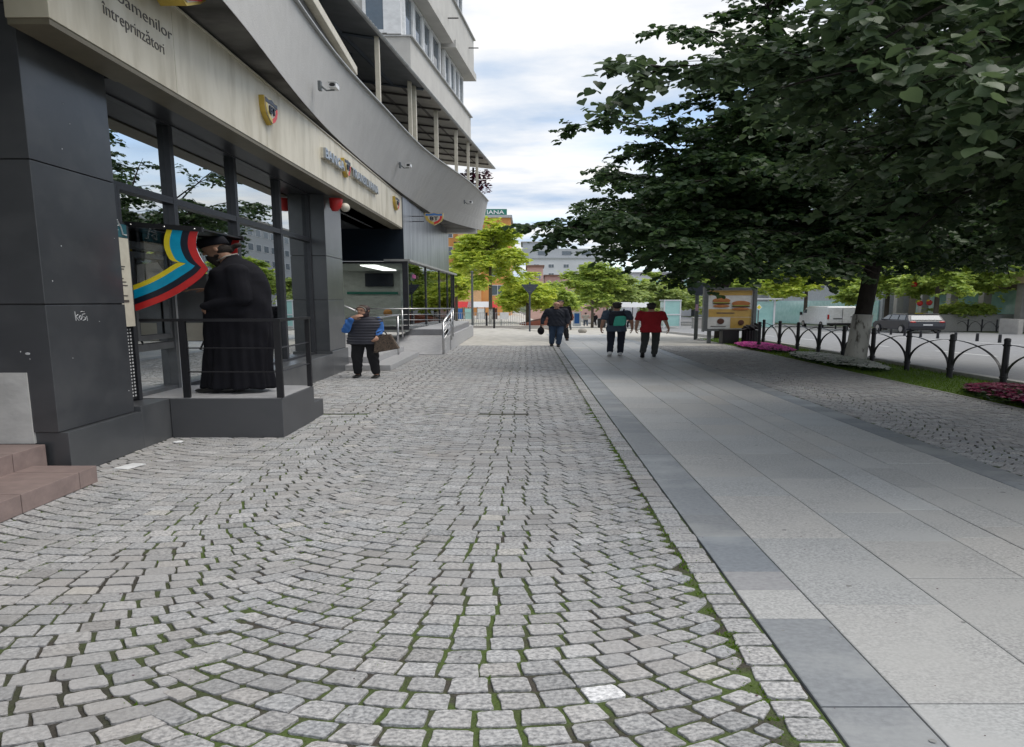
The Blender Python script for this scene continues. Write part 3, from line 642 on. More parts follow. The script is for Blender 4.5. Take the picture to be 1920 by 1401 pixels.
ri = MB(); ri.box(-6, 24.5, .75, -2.95, 24.6, 3.05); ri.box(-3.0, 24.6, .75, -2.95, 29.3, 3.05); ri.box(-6, 19.31, .66, -2.25, 29.3, .74); ri.box(-6.1, 19.31, .75, -6, 29.3, 3.05); part('shop_interior', ri, 'room')
part('service_wall', bx(-6.0, 19.31, 3.0, -2.35, 29.2, 3.04), 'room')
em = bpy.data.materials.new('added_shop_glow'); em.use_nodes = True; em.node_tree.nodes['Principled BSDF'].inputs['Emission Color'].default_value = (1, .96, .9, 1); em.node_tree.nodes['Principled BSDF'].inputs['Emission Strength'].default_value = 1.6  # emission for the panels below, added to lift the dark shop interior
part('added_glow_panel', MB().box(-4.6, 20.2, 2.96, -4.2, 23.4, 2.99).box(-3.2, 20.2, 2.96, -2.9, 23.4, 2.99).box(-2.8, 25, 2.96, -2.6, 28, 2.99), em)  # glowing ceiling panels added to brighten the shop; no such fittings known there
si = MB(); si.box(-3.75, 24.3, 2.35, -3.1, 24.45, 2.9); part('hanging_board', si, M['navy'])
pl_ = MB(); pl_.box(-4.2, 24.4, 2.02, -3.0, 24.45, 2.12); part('shelf_band', pl_, M['green'])
part('shop_counter', bx(-3.5, 22.2, .75, -2.75, 22.8, 1.12), 'room'); fl = MB().ell((-3.0, 22.5, 1.26), (.10, .12, .15)); part('display_vase', fl, 'orange', smooth=True)
for y_, z_ in ((20.6, 2.55), (21.4, 2.55)): pass
st_ = MB(); st_.box(-2.19, 20.0, 2.45, -2.188, 22.1, 2.72); part('window_banner', st_, M['postw'])
tb = MB()
for i in range(9): tb.box(-2.178, 20.08 + i * .21, 2.53, -2.175, 20.2 + i * .21, 2.66)
part('banner_mark', tb, mat('magenta', (.5, .1, .3)))
# platform, ramp and its slatted wall
rp_ = MB(); rp_.hexa([(-2.45, 18.1, -.02), (-1.46, 18.1, -.02), (-1.46, 19.9, -.02), (-2.45, 19.9, -.02), (-2.45, 18.1, .02), (-1.46, 18.1, .02), (-1.46, 19.9, .52), (-2.45, 19.9, .52)]); rp_.box(-2.5, 19.9, 0, -1.44, 28.5, .52)
part('ramp', rp_, 'greytile'); sl = MB()
for k in range(6): sl.box(-2.3, 19.93, .53 + k * .036, -1.50 + 0, 19.98, .555 + k * .036); sl.box(-1.55, 19.93, .53 + k * .036, -1.50, 27.5, .555 + k * .036)
part('slatted_wall', sl, 'slat'); part('bay_floor', bx(-2.35, 19.96, .525, -1.56, 28.4, .735), 'greytile')
rail = MB(); r_ = .024
A0, A1 = (-3.1, 18.75), (-1.38, 19.62)
def lerp2(a, b, t): return (a[0] + (b[0] - a[0]) * t, a[1] + (b[1] - a[1]) * t)
rail.tube([(A0[0], A0[1], 1.47), (A1[0], A1[1], 1.47)], .020, 8)
for z in (1.27, 1.09, .91): rail.tube([(A0[0], A0[1], z), (A1[0], A1[1], z)], .009, 6)
for t in (.1, .47, 1.): q = lerp2(A0, A1, t); rail.tube([(q[0], q[1], .5), (q[0], q[1], 1.47)], .016, 8)
rail.tube([(-1.38, 19.62, 1.47), (-1.45, 18.12, 1.05)], .026, 8)
for dz in (.2, .38, .56): rail.tube([(-1.38, 19.62, 1.47 - dz), (-1.45, 18.12, 1.05 - dz)], .011, 6)
rail.tube([(-1.45, 18.12, .02), (-1.45, 18.12, 1.05)], .02, 8); rail.tube([(-1.39, 19.3, .4), (-1.39, 19.3, 1.38)], .016, 8)
ro = thing('ramp_railing', 'brushed steel railing along the shop ramp beyond the entrance', 'railing', (-1.8, 19, 0)); link('rails', rail, 'chrome', ro, smooth=True)
r2 = MB(); r2.tube([(-2.75, 15.2, 1.28), (-2.68, 15.2, 1.62), (-2.33, 15.3, 1.30), (-2.30, 15.3, .4)], .02, 8); r2.tube([(-2.33, 15.3, 1.12), (-2.05, 14.2, 1.02)], .0001, 4)
r2.tube([(-2.48, 15.4, 1.2), (-2.06, 16.6, 1.32)], .022, 8); r2.tube([(-2.06, 16.6, 1.32), (-2.06, 16.6, .15)], .018, 8)
ro2 = thing('stair_handrail', 'short steel handrail behind the woman at the entrance steps', 'handrail', (-2.3, 15.3, .14)); link('rails', r2, 'chrome', ro2, smooth=True)

# balcony over the shopfront: wavy parapet
BY = [-2, 2, 5, 7.0, 8.0, 9.3, 10.9, 12.6, 15, 17, 19, 21, 23, 24.8, 26.9, 28.45]
BXb = [-1.75, -1.8, -1.87, -1.92, -1.98, -2.08, -2.17, -2.23, -2.24, -2.22, -2.19, -2.13, -2.05, -1.93, -1.57, -1.17]
BXt = [-1.85, -1.88, -1.95, -1.99, -2.02, -2.05, -2.09, -2.08, -1.98, -1.91, -1.81, -1.60, -1.36, -1.20, -1.08, -1.01]
def interp(xs_, ys_, x): return float(np.interp(x, xs_, ys_))
def sm(ys_, arr, y): return sum(interp(ys_, arr, y + d) for d in (-.8, -.4, 0, .4, .8)) / 5
bal = MB(); vs = []; NY = 90
for i in range(NY + 1):
    y = -2 + (28.45 + 2) * i / NY; xb = sm(BY, BXb, y) if y < 27.6 else interp(BY, BXb, y); xt = sm(BY, BXt, y) if y < 27.6 else interp(BY, BXt, y)
    for (x, z) in ((xb, 5.2), (xb + (xt - xb) * .33, 5.67), (xb + (xt - xb) * .67, 6.13), (xt, 6.58), (xt - .14, 6.58), (xb - .14, 5.34)): vs.append((x, y, z))
fs = [(i * 6 + k, (i + 1) * 6 + k, (i + 1) * 6 + (k + 1) % 6, i * 6 + (k + 1) % 6) for i in range(NY) for k in range(5)]
fs += [(0, 1, 2, 3, 4, 5), tuple(NY * 6 + k for k in (5, 4, 3, 2, 1, 0))]
bal.add(vs, [f_[::-1] for f_ in fs]); bo = part('balcony_parapet', bal, 'render', smooth=False)
cp_ = MB(); pts = [Vector(vs[i * 6 + 3]) + Vector((-.07, 0, .02)) for i in range(NY + 1)]
v2 = []
for q in pts:
    for dx_, dz_ in ((-.1, -.017), (.105, -.017), (.105, .012), (-.1, .012)): v2.append((q.x + dx_, q.y, q.z + dz_))
cp_.add(v2, [(i * 4 + k, i * 4 + (k + 1) % 4, (i + 1) * 4 + (k + 1) % 4, (i + 1) * 4 + k) for i in range(NY) for k in range(4)]); link('coping', cp_, 'coping', bo)
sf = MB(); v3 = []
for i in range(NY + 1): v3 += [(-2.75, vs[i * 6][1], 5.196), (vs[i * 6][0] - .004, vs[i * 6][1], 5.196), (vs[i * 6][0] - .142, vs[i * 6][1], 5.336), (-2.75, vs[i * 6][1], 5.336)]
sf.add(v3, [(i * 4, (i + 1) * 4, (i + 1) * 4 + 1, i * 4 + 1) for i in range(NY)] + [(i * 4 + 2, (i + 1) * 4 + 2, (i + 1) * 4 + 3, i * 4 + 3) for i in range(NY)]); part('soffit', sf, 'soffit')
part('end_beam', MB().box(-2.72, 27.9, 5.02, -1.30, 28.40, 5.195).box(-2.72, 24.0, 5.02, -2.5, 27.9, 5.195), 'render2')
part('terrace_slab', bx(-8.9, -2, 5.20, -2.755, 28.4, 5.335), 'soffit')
# terrace wall, posts, roof
tw_ = MB(); tw_.box(-4.4, -2, 5.34, -4.2, 24.5, 8.9); tw_.box(-8.9, 28.2, 5.34, -4.2, 28.4, 9.2); tw_.box(-4.2, 16.4, 5.34, -2.6, 16.5, 8.7); part('terrace_wall', tw_, 'terr')
def rx(y): return -3.2 + .08 * y
def roof(y0, y1, m, um, nm):
    t = MB(); n = 12
    for i in range(n):
        a = y0 + (y1 - y0) * i / n; b = y0 + (y1 - y0) * (i + 1) / n
        t.hexa([(-4.6, a, 8.95), (rx(a), a, 8.30), (rx(b), b, 8.30), (-4.6, b, 8.95), (-4.6, a, 8.99), (rx(a), a, 8.36), (rx(b), b, 8.36), (-4.6, b, 8.99)])
    o = part(nm, t, um); return o
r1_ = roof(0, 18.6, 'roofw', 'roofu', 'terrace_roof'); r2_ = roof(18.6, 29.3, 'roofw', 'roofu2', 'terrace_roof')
tr_ = MB()
for i in range(150):
    y = 6 + i * .156; tr_.box(rx(y) - .05, y, 8.365, rx(y) + .02, y + .08, 8.40)
link('roof_sheet_edge', tr_, 'roofw', r1_)
gt = MB(); gt.tube([(rx(1) + .01, 1, 8.33), (rx(29.3) + .01, 29.3, 8.33)], .035, 6); link('eaves_trim', gt, 'roofw', r1_)
bm = MB(); bm.tube([(rx(6) - .55, 6, 8.42), (rx(18.6) - .55, 18.6, 8.42)], .04, 4); bm.tube([(-3.9, 6, 8.62), (-3.9, 18.6, 8.62)], .03, 4); bm.tube([(rx(6) - 1.1, 6, 8.5), (rx(18.6) - 1.1, 18.6, 8.5)], .025, 4)
for y in (15.1, 18.5): bm.tube([(rx(y) - .02, y, 8.27), (-4.3, y, 8.86)], .035, 4)
link('roof_beam', bm, 'terr', r1_); bm2 = MB()
for y in (19.3, 20.4, 21.5, 22.6, 23.7, 24.8, 25.9, 27, 28.2): bm2.tube([(rx(y) - .03, y, 8.27), (-4.0, y, 8.80)], .03, 4)
bm2.tube([(rx(18.6) - .4, 18.6, 8.38), (rx(29) - .4, 29, 8.38)], .03, 4); bm2.tube([(rx(18.6) - .9, 18.6, 8.48), (rx(29) - .9, 29, 8.48)], .03, 4); link('purlin', bm2, 'ink', r2_)
for (y, w_) in ((15.1, .05), (18.05, .05), (18.45, .07), (20.6, .06), (22.7, .055), (24.4, .05), (26.2, .05)):
    x = sm(BY, BXt, y) - .07; part('roof_post', bx(x - w_ * .6, y - w_, 6.60, x + w_ * .6, y + w_, min(8.9, 8.33 + (rx(y) - x) * .4)), 'cream')
aw = MB(); aw.hexa([(-2.14, 9.3, 7.02), (-2.02, 9.3, 7.02), (-2.10, 13.6, 6.84), (-2.22, 13.6, 6.84), (-2.14, 9.3, 7.20), (-2.02, 9.3, 7.20), (-2.10, 13.6, 7.02), (-2.22, 13.6, 7.02)])
awo = part('awning_case', aw, 'cream', bev=.012); aw2 = MB(); aw2.hexa([(-2.16, 9.3, 6.80), (-2.10, 9.3, 6.80), (-2.16, 13.2, 6.66), (-2.22, 13.2, 6.66), (-2.16, 9.3, 6.98), (-2.10, 9.3, 6.98), (-2.16, 13.2, 6.82), (-2.22, 13.2, 6.82)]); link('awning_rail', aw2, 'soffit', awo)
wf = MB()
for y in (11.5, 12.3, 13.2): wf.box(-2.55, y, 6.6, -2.5, y + .07, 8.4)
part('terrace_window_frame', wf, 'white')

# upper floors
def ux(y): return -3.74 + .08 * y
def ub(y0, y1, z0, z1, out, th=3.0):   # oblique block along the upper wall line
    return MB().hexa([(ux(y0) - th, y0, z0), (ux(y0) + out, y0, z0), (ux(y1) + out, y1, z0), (ux(y1) - th, y1, z0), (ux(y0) - th, y0, z1), (ux(y0) + out, y0, z1), (ux(y1) + out, y1, z1), (ux(y1) - th, y1, z1)])
up = ub(20.2, 28.6, 8.97, 10.55, 0); up.ext(ub(20.2, 28.6, 12.52, 14.05, .10)); up.ext(ub(20.2, 28.6, 16.3, 18.5, .10)); up.ext(ub(20.2, 28.6, 18.5, 22, 0))
up.ext(ub(24.55, 25.05, 10.6, 12.52, -.2)); up.ext(ub(28.2, 28.6, 10.6, 12.52, -.35)); up.ext(ub(28.2, 28.6, 14.1, 16.3, -.35)); up.box(-9, 20.2, 8.97, -5.0, 28.6, 22)
part('upper_wall', up, 'render2')
part('upper_wall', MB().box(-9, 9, 9.0, -5.6, 20.1, 20), 'render2')
oh = ub(20.35, 24.6, 12.22, 12.515, .16, .6); oh.ext(ub(24.95, 28.62, 12.22, 12.515, .16, .6)); oh.ext(ub(20.35, 28.62, 16.0, 16.295, .14, .6)); part('overhang', oh, 'render2')
cpu = ub(20.15, 28.65, 10.55, 10.60, .05, .5); cpu.ext(ub(20.15, 28.65, 14.05, 14.10, .15, .5)); part('sill', cpu, 'coping')
dk = ub(20.4, 28.5, 10.62, 12.2, -.35, .3); dk.ext(ub(20.4, 28.5, 14.12, 16, -.35, .3)); part('room_behind', dk, 'dark')
for z0, z1 in ((10.61, 12.2), (14.11, 15.98)):
    for y0, y1 in ((20.35, 21.3), (21.35, 22.3), (22.35, 23.3), (23.4, 24.5), (25.1, 25.9), (25.95, 26.7), (26.75, 27.4), (27.45, 28.15)):
        fr = MB()
        for a, b, c_, d_ in ((y0, y0 + .09, z0, z1), (y1 - .09, y1, z0, z1), (y0 + .09, y1 - .09, z0, z0 + .09), (y0 + .09, y1 - .09, z1 - .09, z1)):
            fr.hexa([(ux(a) - .20, a, c_), (ux(a) - .12, a, c_), (ux(b) - .12, b, c_), (ux(b) - .20, b, c_), (ux(a) - .20, a, d_), (ux(a) - .12, a, d_), (ux(b) - .12, b, d_), (ux(b) - .20, b, d_)])
        fo_ = part('window', fr, 'white'); gq = MB().hexa([(ux(y0 + .09) - .17, y0 + .09, z0 + .09), (ux(y0 + .09) - .16, y0 + .09, z0 + .09), (ux(y1 - .09) - .16, y1 - .09, z0 + .09), (ux(y1 - .09) - .17, y1 - .09, z0 + .09), (ux(y0 + .09) - .17, y0 + .09, z1 - .09), (ux(y0 + .09) - .16, y0 + .09, z1 - .09), (ux(y1 - .09) - .16, y1 - .09, z1 - .09), (ux(y1 - .09) - .17, y1 - .09, z1 - .09)])
        link('pane', gq, 'glass3', fo_)
ef = MB().box(-2.98, 20.13, 10.65, -2.92, 20.2, 12.2).box(-2.92, 20.13, 10.65, -2.60, 20.2, 10.75).box(-2.60, 20.12, 10.65, -2.54, 20.2, 12.2).box(-2.92, 20.13, 12.1, -2.60, 20.2, 12.2).box(-2.54, 20.12, 10.62, -2.28, 20.35, 12.25)
efo = part('window', ef, 'white'); link('pane', bx(-2.92, 20.15, 10.75, -2.60, 20.17, 12.1), 'glass3', efo)
part('corner_shaft', bx(-5.5, 20.25, 10.5, -2.3, 20.4, 12.52), 'render2')
bk = MB(); bk.tube([(ux(24) + .1, 24.2, 13.0), (ux(24) + .35, 24.2, 13.0)], .025, 5); bk.tube([(ux(27.6) + .1, 27.6, 13.3), (ux(27.6) + .35, 27.6, 13.3)], .025, 5); part('wall_bracket', bk, 'black')

# potted red shrub at the end of the terrace
pr = thing('potted_shrub', 'dark red leafed shrub in a red pot on the far end of the terrace', 'shrub', (-1.35, 27.2, 6.3))
link('pot', MB().loft([(-1.35, 27.2, 6.55, .13, .18), (-1.35, 27.2, 6.95, .17, .25)]), 'red', pr, smooth=True)
tmb = MB(); tmb.tube([(-1.35, 27.2, 6.9), (-1.33, 27.2, 7.9)], .03, 6); link('stem', tmb, 'bark', pr)
n = 420; a = rng.uniform(0, 6.28, n); rr = rng.random(n) ** .6
pos = np.stack([-1.28 + .42 * rr * np.cos(a), 27.2 + .8 * rr * np.sin(a), 7.25 + rng.uniform(-.45, .45, n)], 1)
leaves('foliage', pos, rn(n) * [1, 1, .4], np.array([0, 0, 1.]) + rn(n, .4), .13, 'purple', pr, tmpl=(LSIMP, LSIMPF))

# ------------------------------------------------------------------ signs on the fascia
SH = [(-.5, .46), (-.25, .43), (0, .5), (.25, .43), (.5, .46), (.49, .1), (.42, -.14), (.22, -.34), (0, -.5), (-.22, -.34), (-.42, -.14), (-.49, .1)]
def sh(s): return [(a * s, b * s) for a, b in SH]
def shield(name, label, o, ax, w_, h_, dep, big=False):
    ax = Vector(ax); ay = Vector((0, 0, 1)); an = ax.cross(ay); o = Vector(o); t = thing(name, label, 'sign', tuple(o), 'bank shield badges')
    A_, B_ = ax * w_, ay * h_
    link('body', MB().prism(SH, o, A_, B_, an * dep), 'gold', t)
    link('face', MB().prism(sh(.93), o + an * dep, A_, B_, an * .006), 'hang', t)
    half = [q for q in sh(.9)]
    e_ = an * .004; k = o + an * (dep + .006)
    link('blue_band', MB().prism([(-.45, .41), (-.22, .39), (0, .45), (.22, .39), (.45, .41), (.44, .24), (0, .27), (-.44, .24)], k, A_, B_, e_), 'navy' if not big else 'navy', t)
    link('red_band', MB().prism([(.44, .22), (.44, .08), (.38, -.10), (.22, -.31), (0, -.44), (0, -.26), (.2, -.14), (.3, .0), (.33, .22)], k, A_, B_, e_), 'red', t)
    link('gold_band', MB().prism([(-.33, .22), (-.3, 0), (-.2, -.14), (0, -.26), (0, -.44), (-.22, -.31), (-.38, -.10), (-.44, .08), (-.44, .22)], k, A_, B_, e_), 'gold', t)
    tm = text_mb('BT', 1, .02, 'CENTER', .02); place_text(tm, k + an * .004 - ay * h_ * .10, ax, ay, w_ * .40, h_ * .40); link('lettering', tm, 'navy', t); return t
YA = (0, 1, 0)
shield('shield_badge', 'BT shield badge on the cream fascia between the slogan and the long lettering', (-2.25, 9.35, 4.69), YA, .46, .40, .045)
shield('shield_badge', 'small shield badge splitting the long steel lettering on the fascia', (-2.25, 13.2, 4.70), YA, .42, .40, .045)
shield('shield_badge', 'farthest small shield badge on the fascia, just before its end', (-2.25, 18.2, 4.76), YA, .55, .40, .045)
bs = shield('large_shield_sign', 'large gold rimmed black shield sign above the slogan, cut by the top of the photo', (-2.20, 6.65, 5.42), YA, 1.25, .95, .16, True)
for word, y0, y1, z in (('BANCA', 11.72, 12.93, 4.59), ('TRANSILVANIA', 13.5, 15.85, 4.62)):
    tm = text_mb(word, 1, .045, 'LEFT', .012); wdt = max(v[0] for v in tm.v) - min(v[0] for v in tm.v); hgt = max(v[1] for v in tm.v)
    place_text(tm, (-2.215, y0, z), YA, (0, 0, 1), (y1 - y0) / wdt, .19 / hgt)
    t = thing('fascia_lettering', 'raised steel letters reading ' + word + ' on the cream fascia', 'lettering', (-2.2, y0, z)); link('letters', tm, 'letter', t)
    rim = text_mb(word, 1, .05, 'LEFT', .03); place_text(rim, (-2.245, y0, z), YA, (0, 0, 1), (y1 - y0) / wdt, .19 / hgt); link('letter_backing', rim, 'cream', t)
t = thing('slogan_lettering', 'thin grey slogan in two lines printed on the cream fascia', 'lettering', (-2.25, 5.9, 4.5))
for word, y0, y1, z in (('Banca oamenilor', 5.50, 6.95, 4.72), ('întreprinzători', 5.86, 6.80, 4.50)):
    tm = text_mb(word, 1, .004, 'LEFT', -.012); wdt = max(v[0] for v in tm.v) - min(v[0] for v in tm.v)
    place_text(tm, (-2.248, y0, z), YA, (0, 0, 1), (y1 - y0) / wdt, .175); link('letters', tm, 'ink', t)
# hanging sign facing the camera
t = shield('hanging_shield_sign', 'lit BT shield sign with blue, red and gold rim hanging on two black arms', (-1.77, 20.5, 4.61), (1, 0, 0), .36, .44, .10)
for ch in list(bpy.data.objects):
    if ch.parent == t and ch.name.startswith('blue_band'): ch.data.materials[0] = M['bluel']
link('arm', MB().tube([(-1.98, 20.55, 4.72), (-2.24, 20.55, 4.72)], .015, 6).tube([(-1.98, 20.55, 4.54), (-2.24, 20.55, 4.54)], .015, 6), 'black', t)
t['group'] = 'bank signs'; bs['group'] = 'bank signs'

def cctv(loc, label):
    x, y, z = loc; t = thing('security_camera', label, 'camera', loc, 'security cameras on the balcony parapet')
    link('body', MB().box(x + .10, y - .12, z - .045, x + .18, y + .06, z + .045).box(x + .095, y - .15, z + .04, x + .185, y + .07, z + .052), 'white', t, bev=.01)
    link('lens', MB().tube([(x + .14, y - .12, z), (x + .14, y - .128, z)], .03, 10), 'black', t)
    link('bracket', MB().tube([(x - .02, y, z + .06), (x + .06, y, z - .06), (x + .14, y, z - .05)], .014, 6).box(x - .02, y - .04, z - .06, x + .01, y + .04, z + .1), 'polem', t)
cctv((-2.06, 10.9, 5.62), 'white security camera on the curved balcony, nearest to the viewer')
cctv((-2.04, 17.4, 5.72), 'white security camera in the middle of the curved balcony'); cctv((-1.40, 24.4, 5.85), 'white security camera near the far corner of the balcony')
t = thing('alarm_siren', 'red alarm siren with a pale round lamp high on the second pillar', 'siren', (-2.42, 13.15, 3.9))
link('housing', MB().loft([(-2.40, 13.3, 3.78, .035, .06), (-2.39, 13.3, 3.86, .07, .11), (-2.38, 13.3, 4.04, .085, .13), (-2.39, 13.3, 4.06, .08, .12)]), 'red', t, smooth=True); link('lamp', MB().ell((-2.29, 13.42, 3.88), (.06, .12, .10)), 'cream', t, smooth=True)

# ------------------------------------------------------------------ cash machine with its striped screens, and the platform
t = thing('cash_machine', 'cash machine in the shopfront under a black hood with striped clear side screens', 'cash machine', (-2.6, 7.5, 1.2))
link('cabinet', MB().box(-2.70, 7.90, 1.16, -2.42, 8.42, 2.10), 'aluf', t, bev=.01)
link('side_trim', MB().box(-2.60, 7.895, 1.17, -2.47, 7.885, 1.42), 'cream', t)
link('display', MB().hexa([(-2.42, 8.0, 1.55), (-2.34, 8.0, 1.50), (-2.34, 8.3, 1.50), (-2.42, 8.3, 1.55), (-2.42, 8.0, 1.85), (-2.41, 8.0, 1.85), (-2.41, 8.3, 1.85), (-2.42, 8.3, 1.85)]), 'scr', t)
link('keypad_shelf', MB().box(-2.42, 7.95, 1.38, -2.30, 8.37, 1.46), 'greyp', t, bev=.008)
link('cable', MB().tube([(-2.40, 7.9, 1.75), (-2.38, 7.86, 1.4), (-2.42, 7.85, 1.0), (-2.50, 7.87, 1.05), (-2.46, 7.88, 1.2)], .009, 6), 'black', t)
hd = MB(); 
for y_ in (7.0, 8.0): hd.hexa([(-2.66, y_ - .02, 2.62), (-2.15, y_ - .02, 2.555), (-2.15, y_ + .02, 2.555), (-2.66, y_ + .02, 2.62), (-2.66, y_ - .02, 2.68), (-2.15, y_ - .02, 2.615), (-2.15, y_ + .02, 2.615), (-2.66, y_ + .02, 2.68)])
hd.hexa([(-2.66, 7.02, 2.645), (-2.16, 7.02, 2.58), (-2.16, 7.98, 2.58), (-2.66, 7.98, 2.645), (-2.66, 7.02, 2.665), (-2.16, 7.02, 2.60), (-2.16, 7.98, 2.60), (-2.66, 7.98, 2.665)])
ho = link('hood', hd, 'black', t); rv = MB()
for x_ in (-2.62, -2.40, -2.20): rv.ell((x_, 6.978, 2.65 + (x_ + 2.66) * -.128), .008, 6, 4)
link('rivet', rv, 'chrome', ho)
# profile of the screen edge: param curve from top to the beak to the bottom
edge = [(-2.17, 2.60), (-2.192, 2.50), (-2.20, 2.40), (-2.19, 2.31), (-2.165, 2.21), (-2.13, 2.11), (-2.175, 2.02), (-2.24, 1.93), (-2.33, 1.83), (-2.43, 1.74), (-2.53, 1.67), (-2.64, 1.60)]
def dense(e):
    o_ = []
    for i in range(len(e) - 1):
        p0 = e[max(i - 1, 0)] if i != 5 else e[i]; p1 = e[i]; p2 = e[i + 1]; p3 = e[min(i + 2, len(e) - 1)] if i != 4 else e[i + 1]
        for q in range(4):
            t_ = q / 4; o_.append(tuple(.5 * (2 * p1[c] + (p2[c] - p0[c]) * t_ + (2 * p0[c] - 5 * p1[c] + 4 * p2[c] - p3[c]) * t_ * t_ + (3 * p1[c] - p0[c] - 3 * p2[c] + p3[c]) * t_ ** 3) for c in (0, 1)))
    return o_ + [e[-1]]
edge = dense(edge)
def inner(k):  # offset copies of the edge, towards the upper left
    o_ = []
    for (x, z) in edge:
        f_ = smooth01((2.25 - z) / .35); dx_ = -(.055 + .0 * f_) * k; dz_ = (.062 * f_) * k; o_.append((x + dx_ * (1 - .45 * f_), z + dz_))
    return o_
for y_ in (7.0, 8.0):
    o_ = link('side_screen', MB().prism([(-2.66, 2.62)] + edge + [(-2.66, 1.60)], (0, y_ + .006, 0), (1, 0, 0), (0, 0, 1), (0, -.008, 0)), 'plexi', t)
    for k, mm in ((0, 'red'), (1, 'navy'), (1.9, 'cyan'), (3.2, 'yellow')):
        k2 = {0: 1, 1: 1.9, 1.9: 3.2, 3.2: 3.9}[k]; a_ = inner(k); b_ = inner(k2); q = MB()
        for i in range(len(edge) - 1):
            P_ = [a_[i], a_[i + 1], b_[i + 1], b_[i]]; P_ = [(max(x, -2.655), min(z, 2.60)) for x, z in P_]
            q.add([(x, y_ - .004 - .0008 * (k > 0), z) for x, z in P_] + [(x, y_ - .0024, z) for x, z in P_], [(0, 1, 2, 3), (7, 6, 5, 4)])
        link(mm + '_stripe', q, mm, o_)

t = thing('service_platform', 'dark grey sheet metal platform with a railing under the priest', 'platform', (-2.0, 7.6, 0))
pf = MB(); pf.box(-2.455, 6.98, 0, -1.68, 8.05, .50); pf.box(-2.455, 8.05, 0, -1.69, 8.45, .25)
link('casing', pf, 'greyp', t, bev=.006); link('deck', MB().box(-2.71, 6.99, .503, -1.69, 8.045, .512), 'greytile', t)
rl = MB(); 
rl.box(-2.36, 6.985, .512, -2.315, 7.02, 1.47); rl.box(-1.715, 6.985, .512, -1.67, 7.02, 1.47); rl.box(-1.71, 7.96, .512, -1.675, 8.0, 1.47)
rl.box(-2.62, 6.98, 1.47, -1.665, 7.025, 1.505); rl.box(-1.715, 7.025, 1.47, -1.67, 8.01, 1.505)
for z in (1.14, .84): rl.tube([(-2.315, 7.0, z), (-1.715, 7.0, z)], .009, 6); rl.tube([(-1.69, 7.02, z), (-1.69, 7.96, z)], .009, 6)
link('railing', rl, 'rail', t)
tag(link('crumpled_paper', MB().ell((-2.33, 6.72, .012), (.035, .05, .014), 8, 5), 'white'), 'tiny white paper scrap on the setts in front of the platform', 'litter')
tag(link('paper_scrap', MB().hexa([(-2.33, 5.62, .004), (-2.24, 5.60, .004), (-2.20, 5.78, .006), (-2.29, 5.82, .004), (-2.33, 5.62, .012), (-2.24, 5.60, .010), (-2.20, 5.78, .014), (-2.29, 5.82, .01)]), 'white'), 'flat white paper scrap lying at the foot of the first pillar', 'litter')

# ================================================================== people
def hand(mb, w, d, nrm, curl=.5, s=1., thumb=1):
    # w wrist, d direction of the fingers, nrm palm normal (side the fingers curl to)
    w, d, nrm = Vector(w), Vector(d).normalized(), Vector(nrm); nrm = (nrm - d * nrm.dot(d)).normalized(); sd = d.cross(nrm)
    rot = Matrix((sd, d, nrm)).transposed(); mb.ell(w + d * .045 * s, (.040 * s, .050 * s, .016 * s), 12, 8, rot=rot)
    for i, (o_, ln) in enumerate(((-.029, .070), (-.010, .078), (.010, .073), (.028, .057))):
        p = w + d * .085 * s + sd * o_ * s; a = curl * (.55 + .12 * i); q = d; 
        for k in range(3):
            q = (q * math.cos(a) + nrm * math.sin(a)); l_ = ln * s * (.42, .32, .26)[k]; e_ = p + q * l_; mb.cap(p, e_, .0090 * s, .0083 * s, 8); p = e_
            nrm_ = nrm; nrm = (nrm * math.cos(a) - (q * 0)).normalized()
        nrm = nrm_
    p = w + d * .03 * s - sd * .036 * s * thumb; e_ = p + (d * .7 - sd * thumb * .6 + nrm * .4).normalized() * .042 * s; mb.cap(p, e_, .012 * s, .010 * s, 8)
    mb.cap(e_, e_ + (d * .9 + nrm * .45 - sd * thumb * .1).normalized() * .032 * s, .010 * s, .0085 * s, 8)

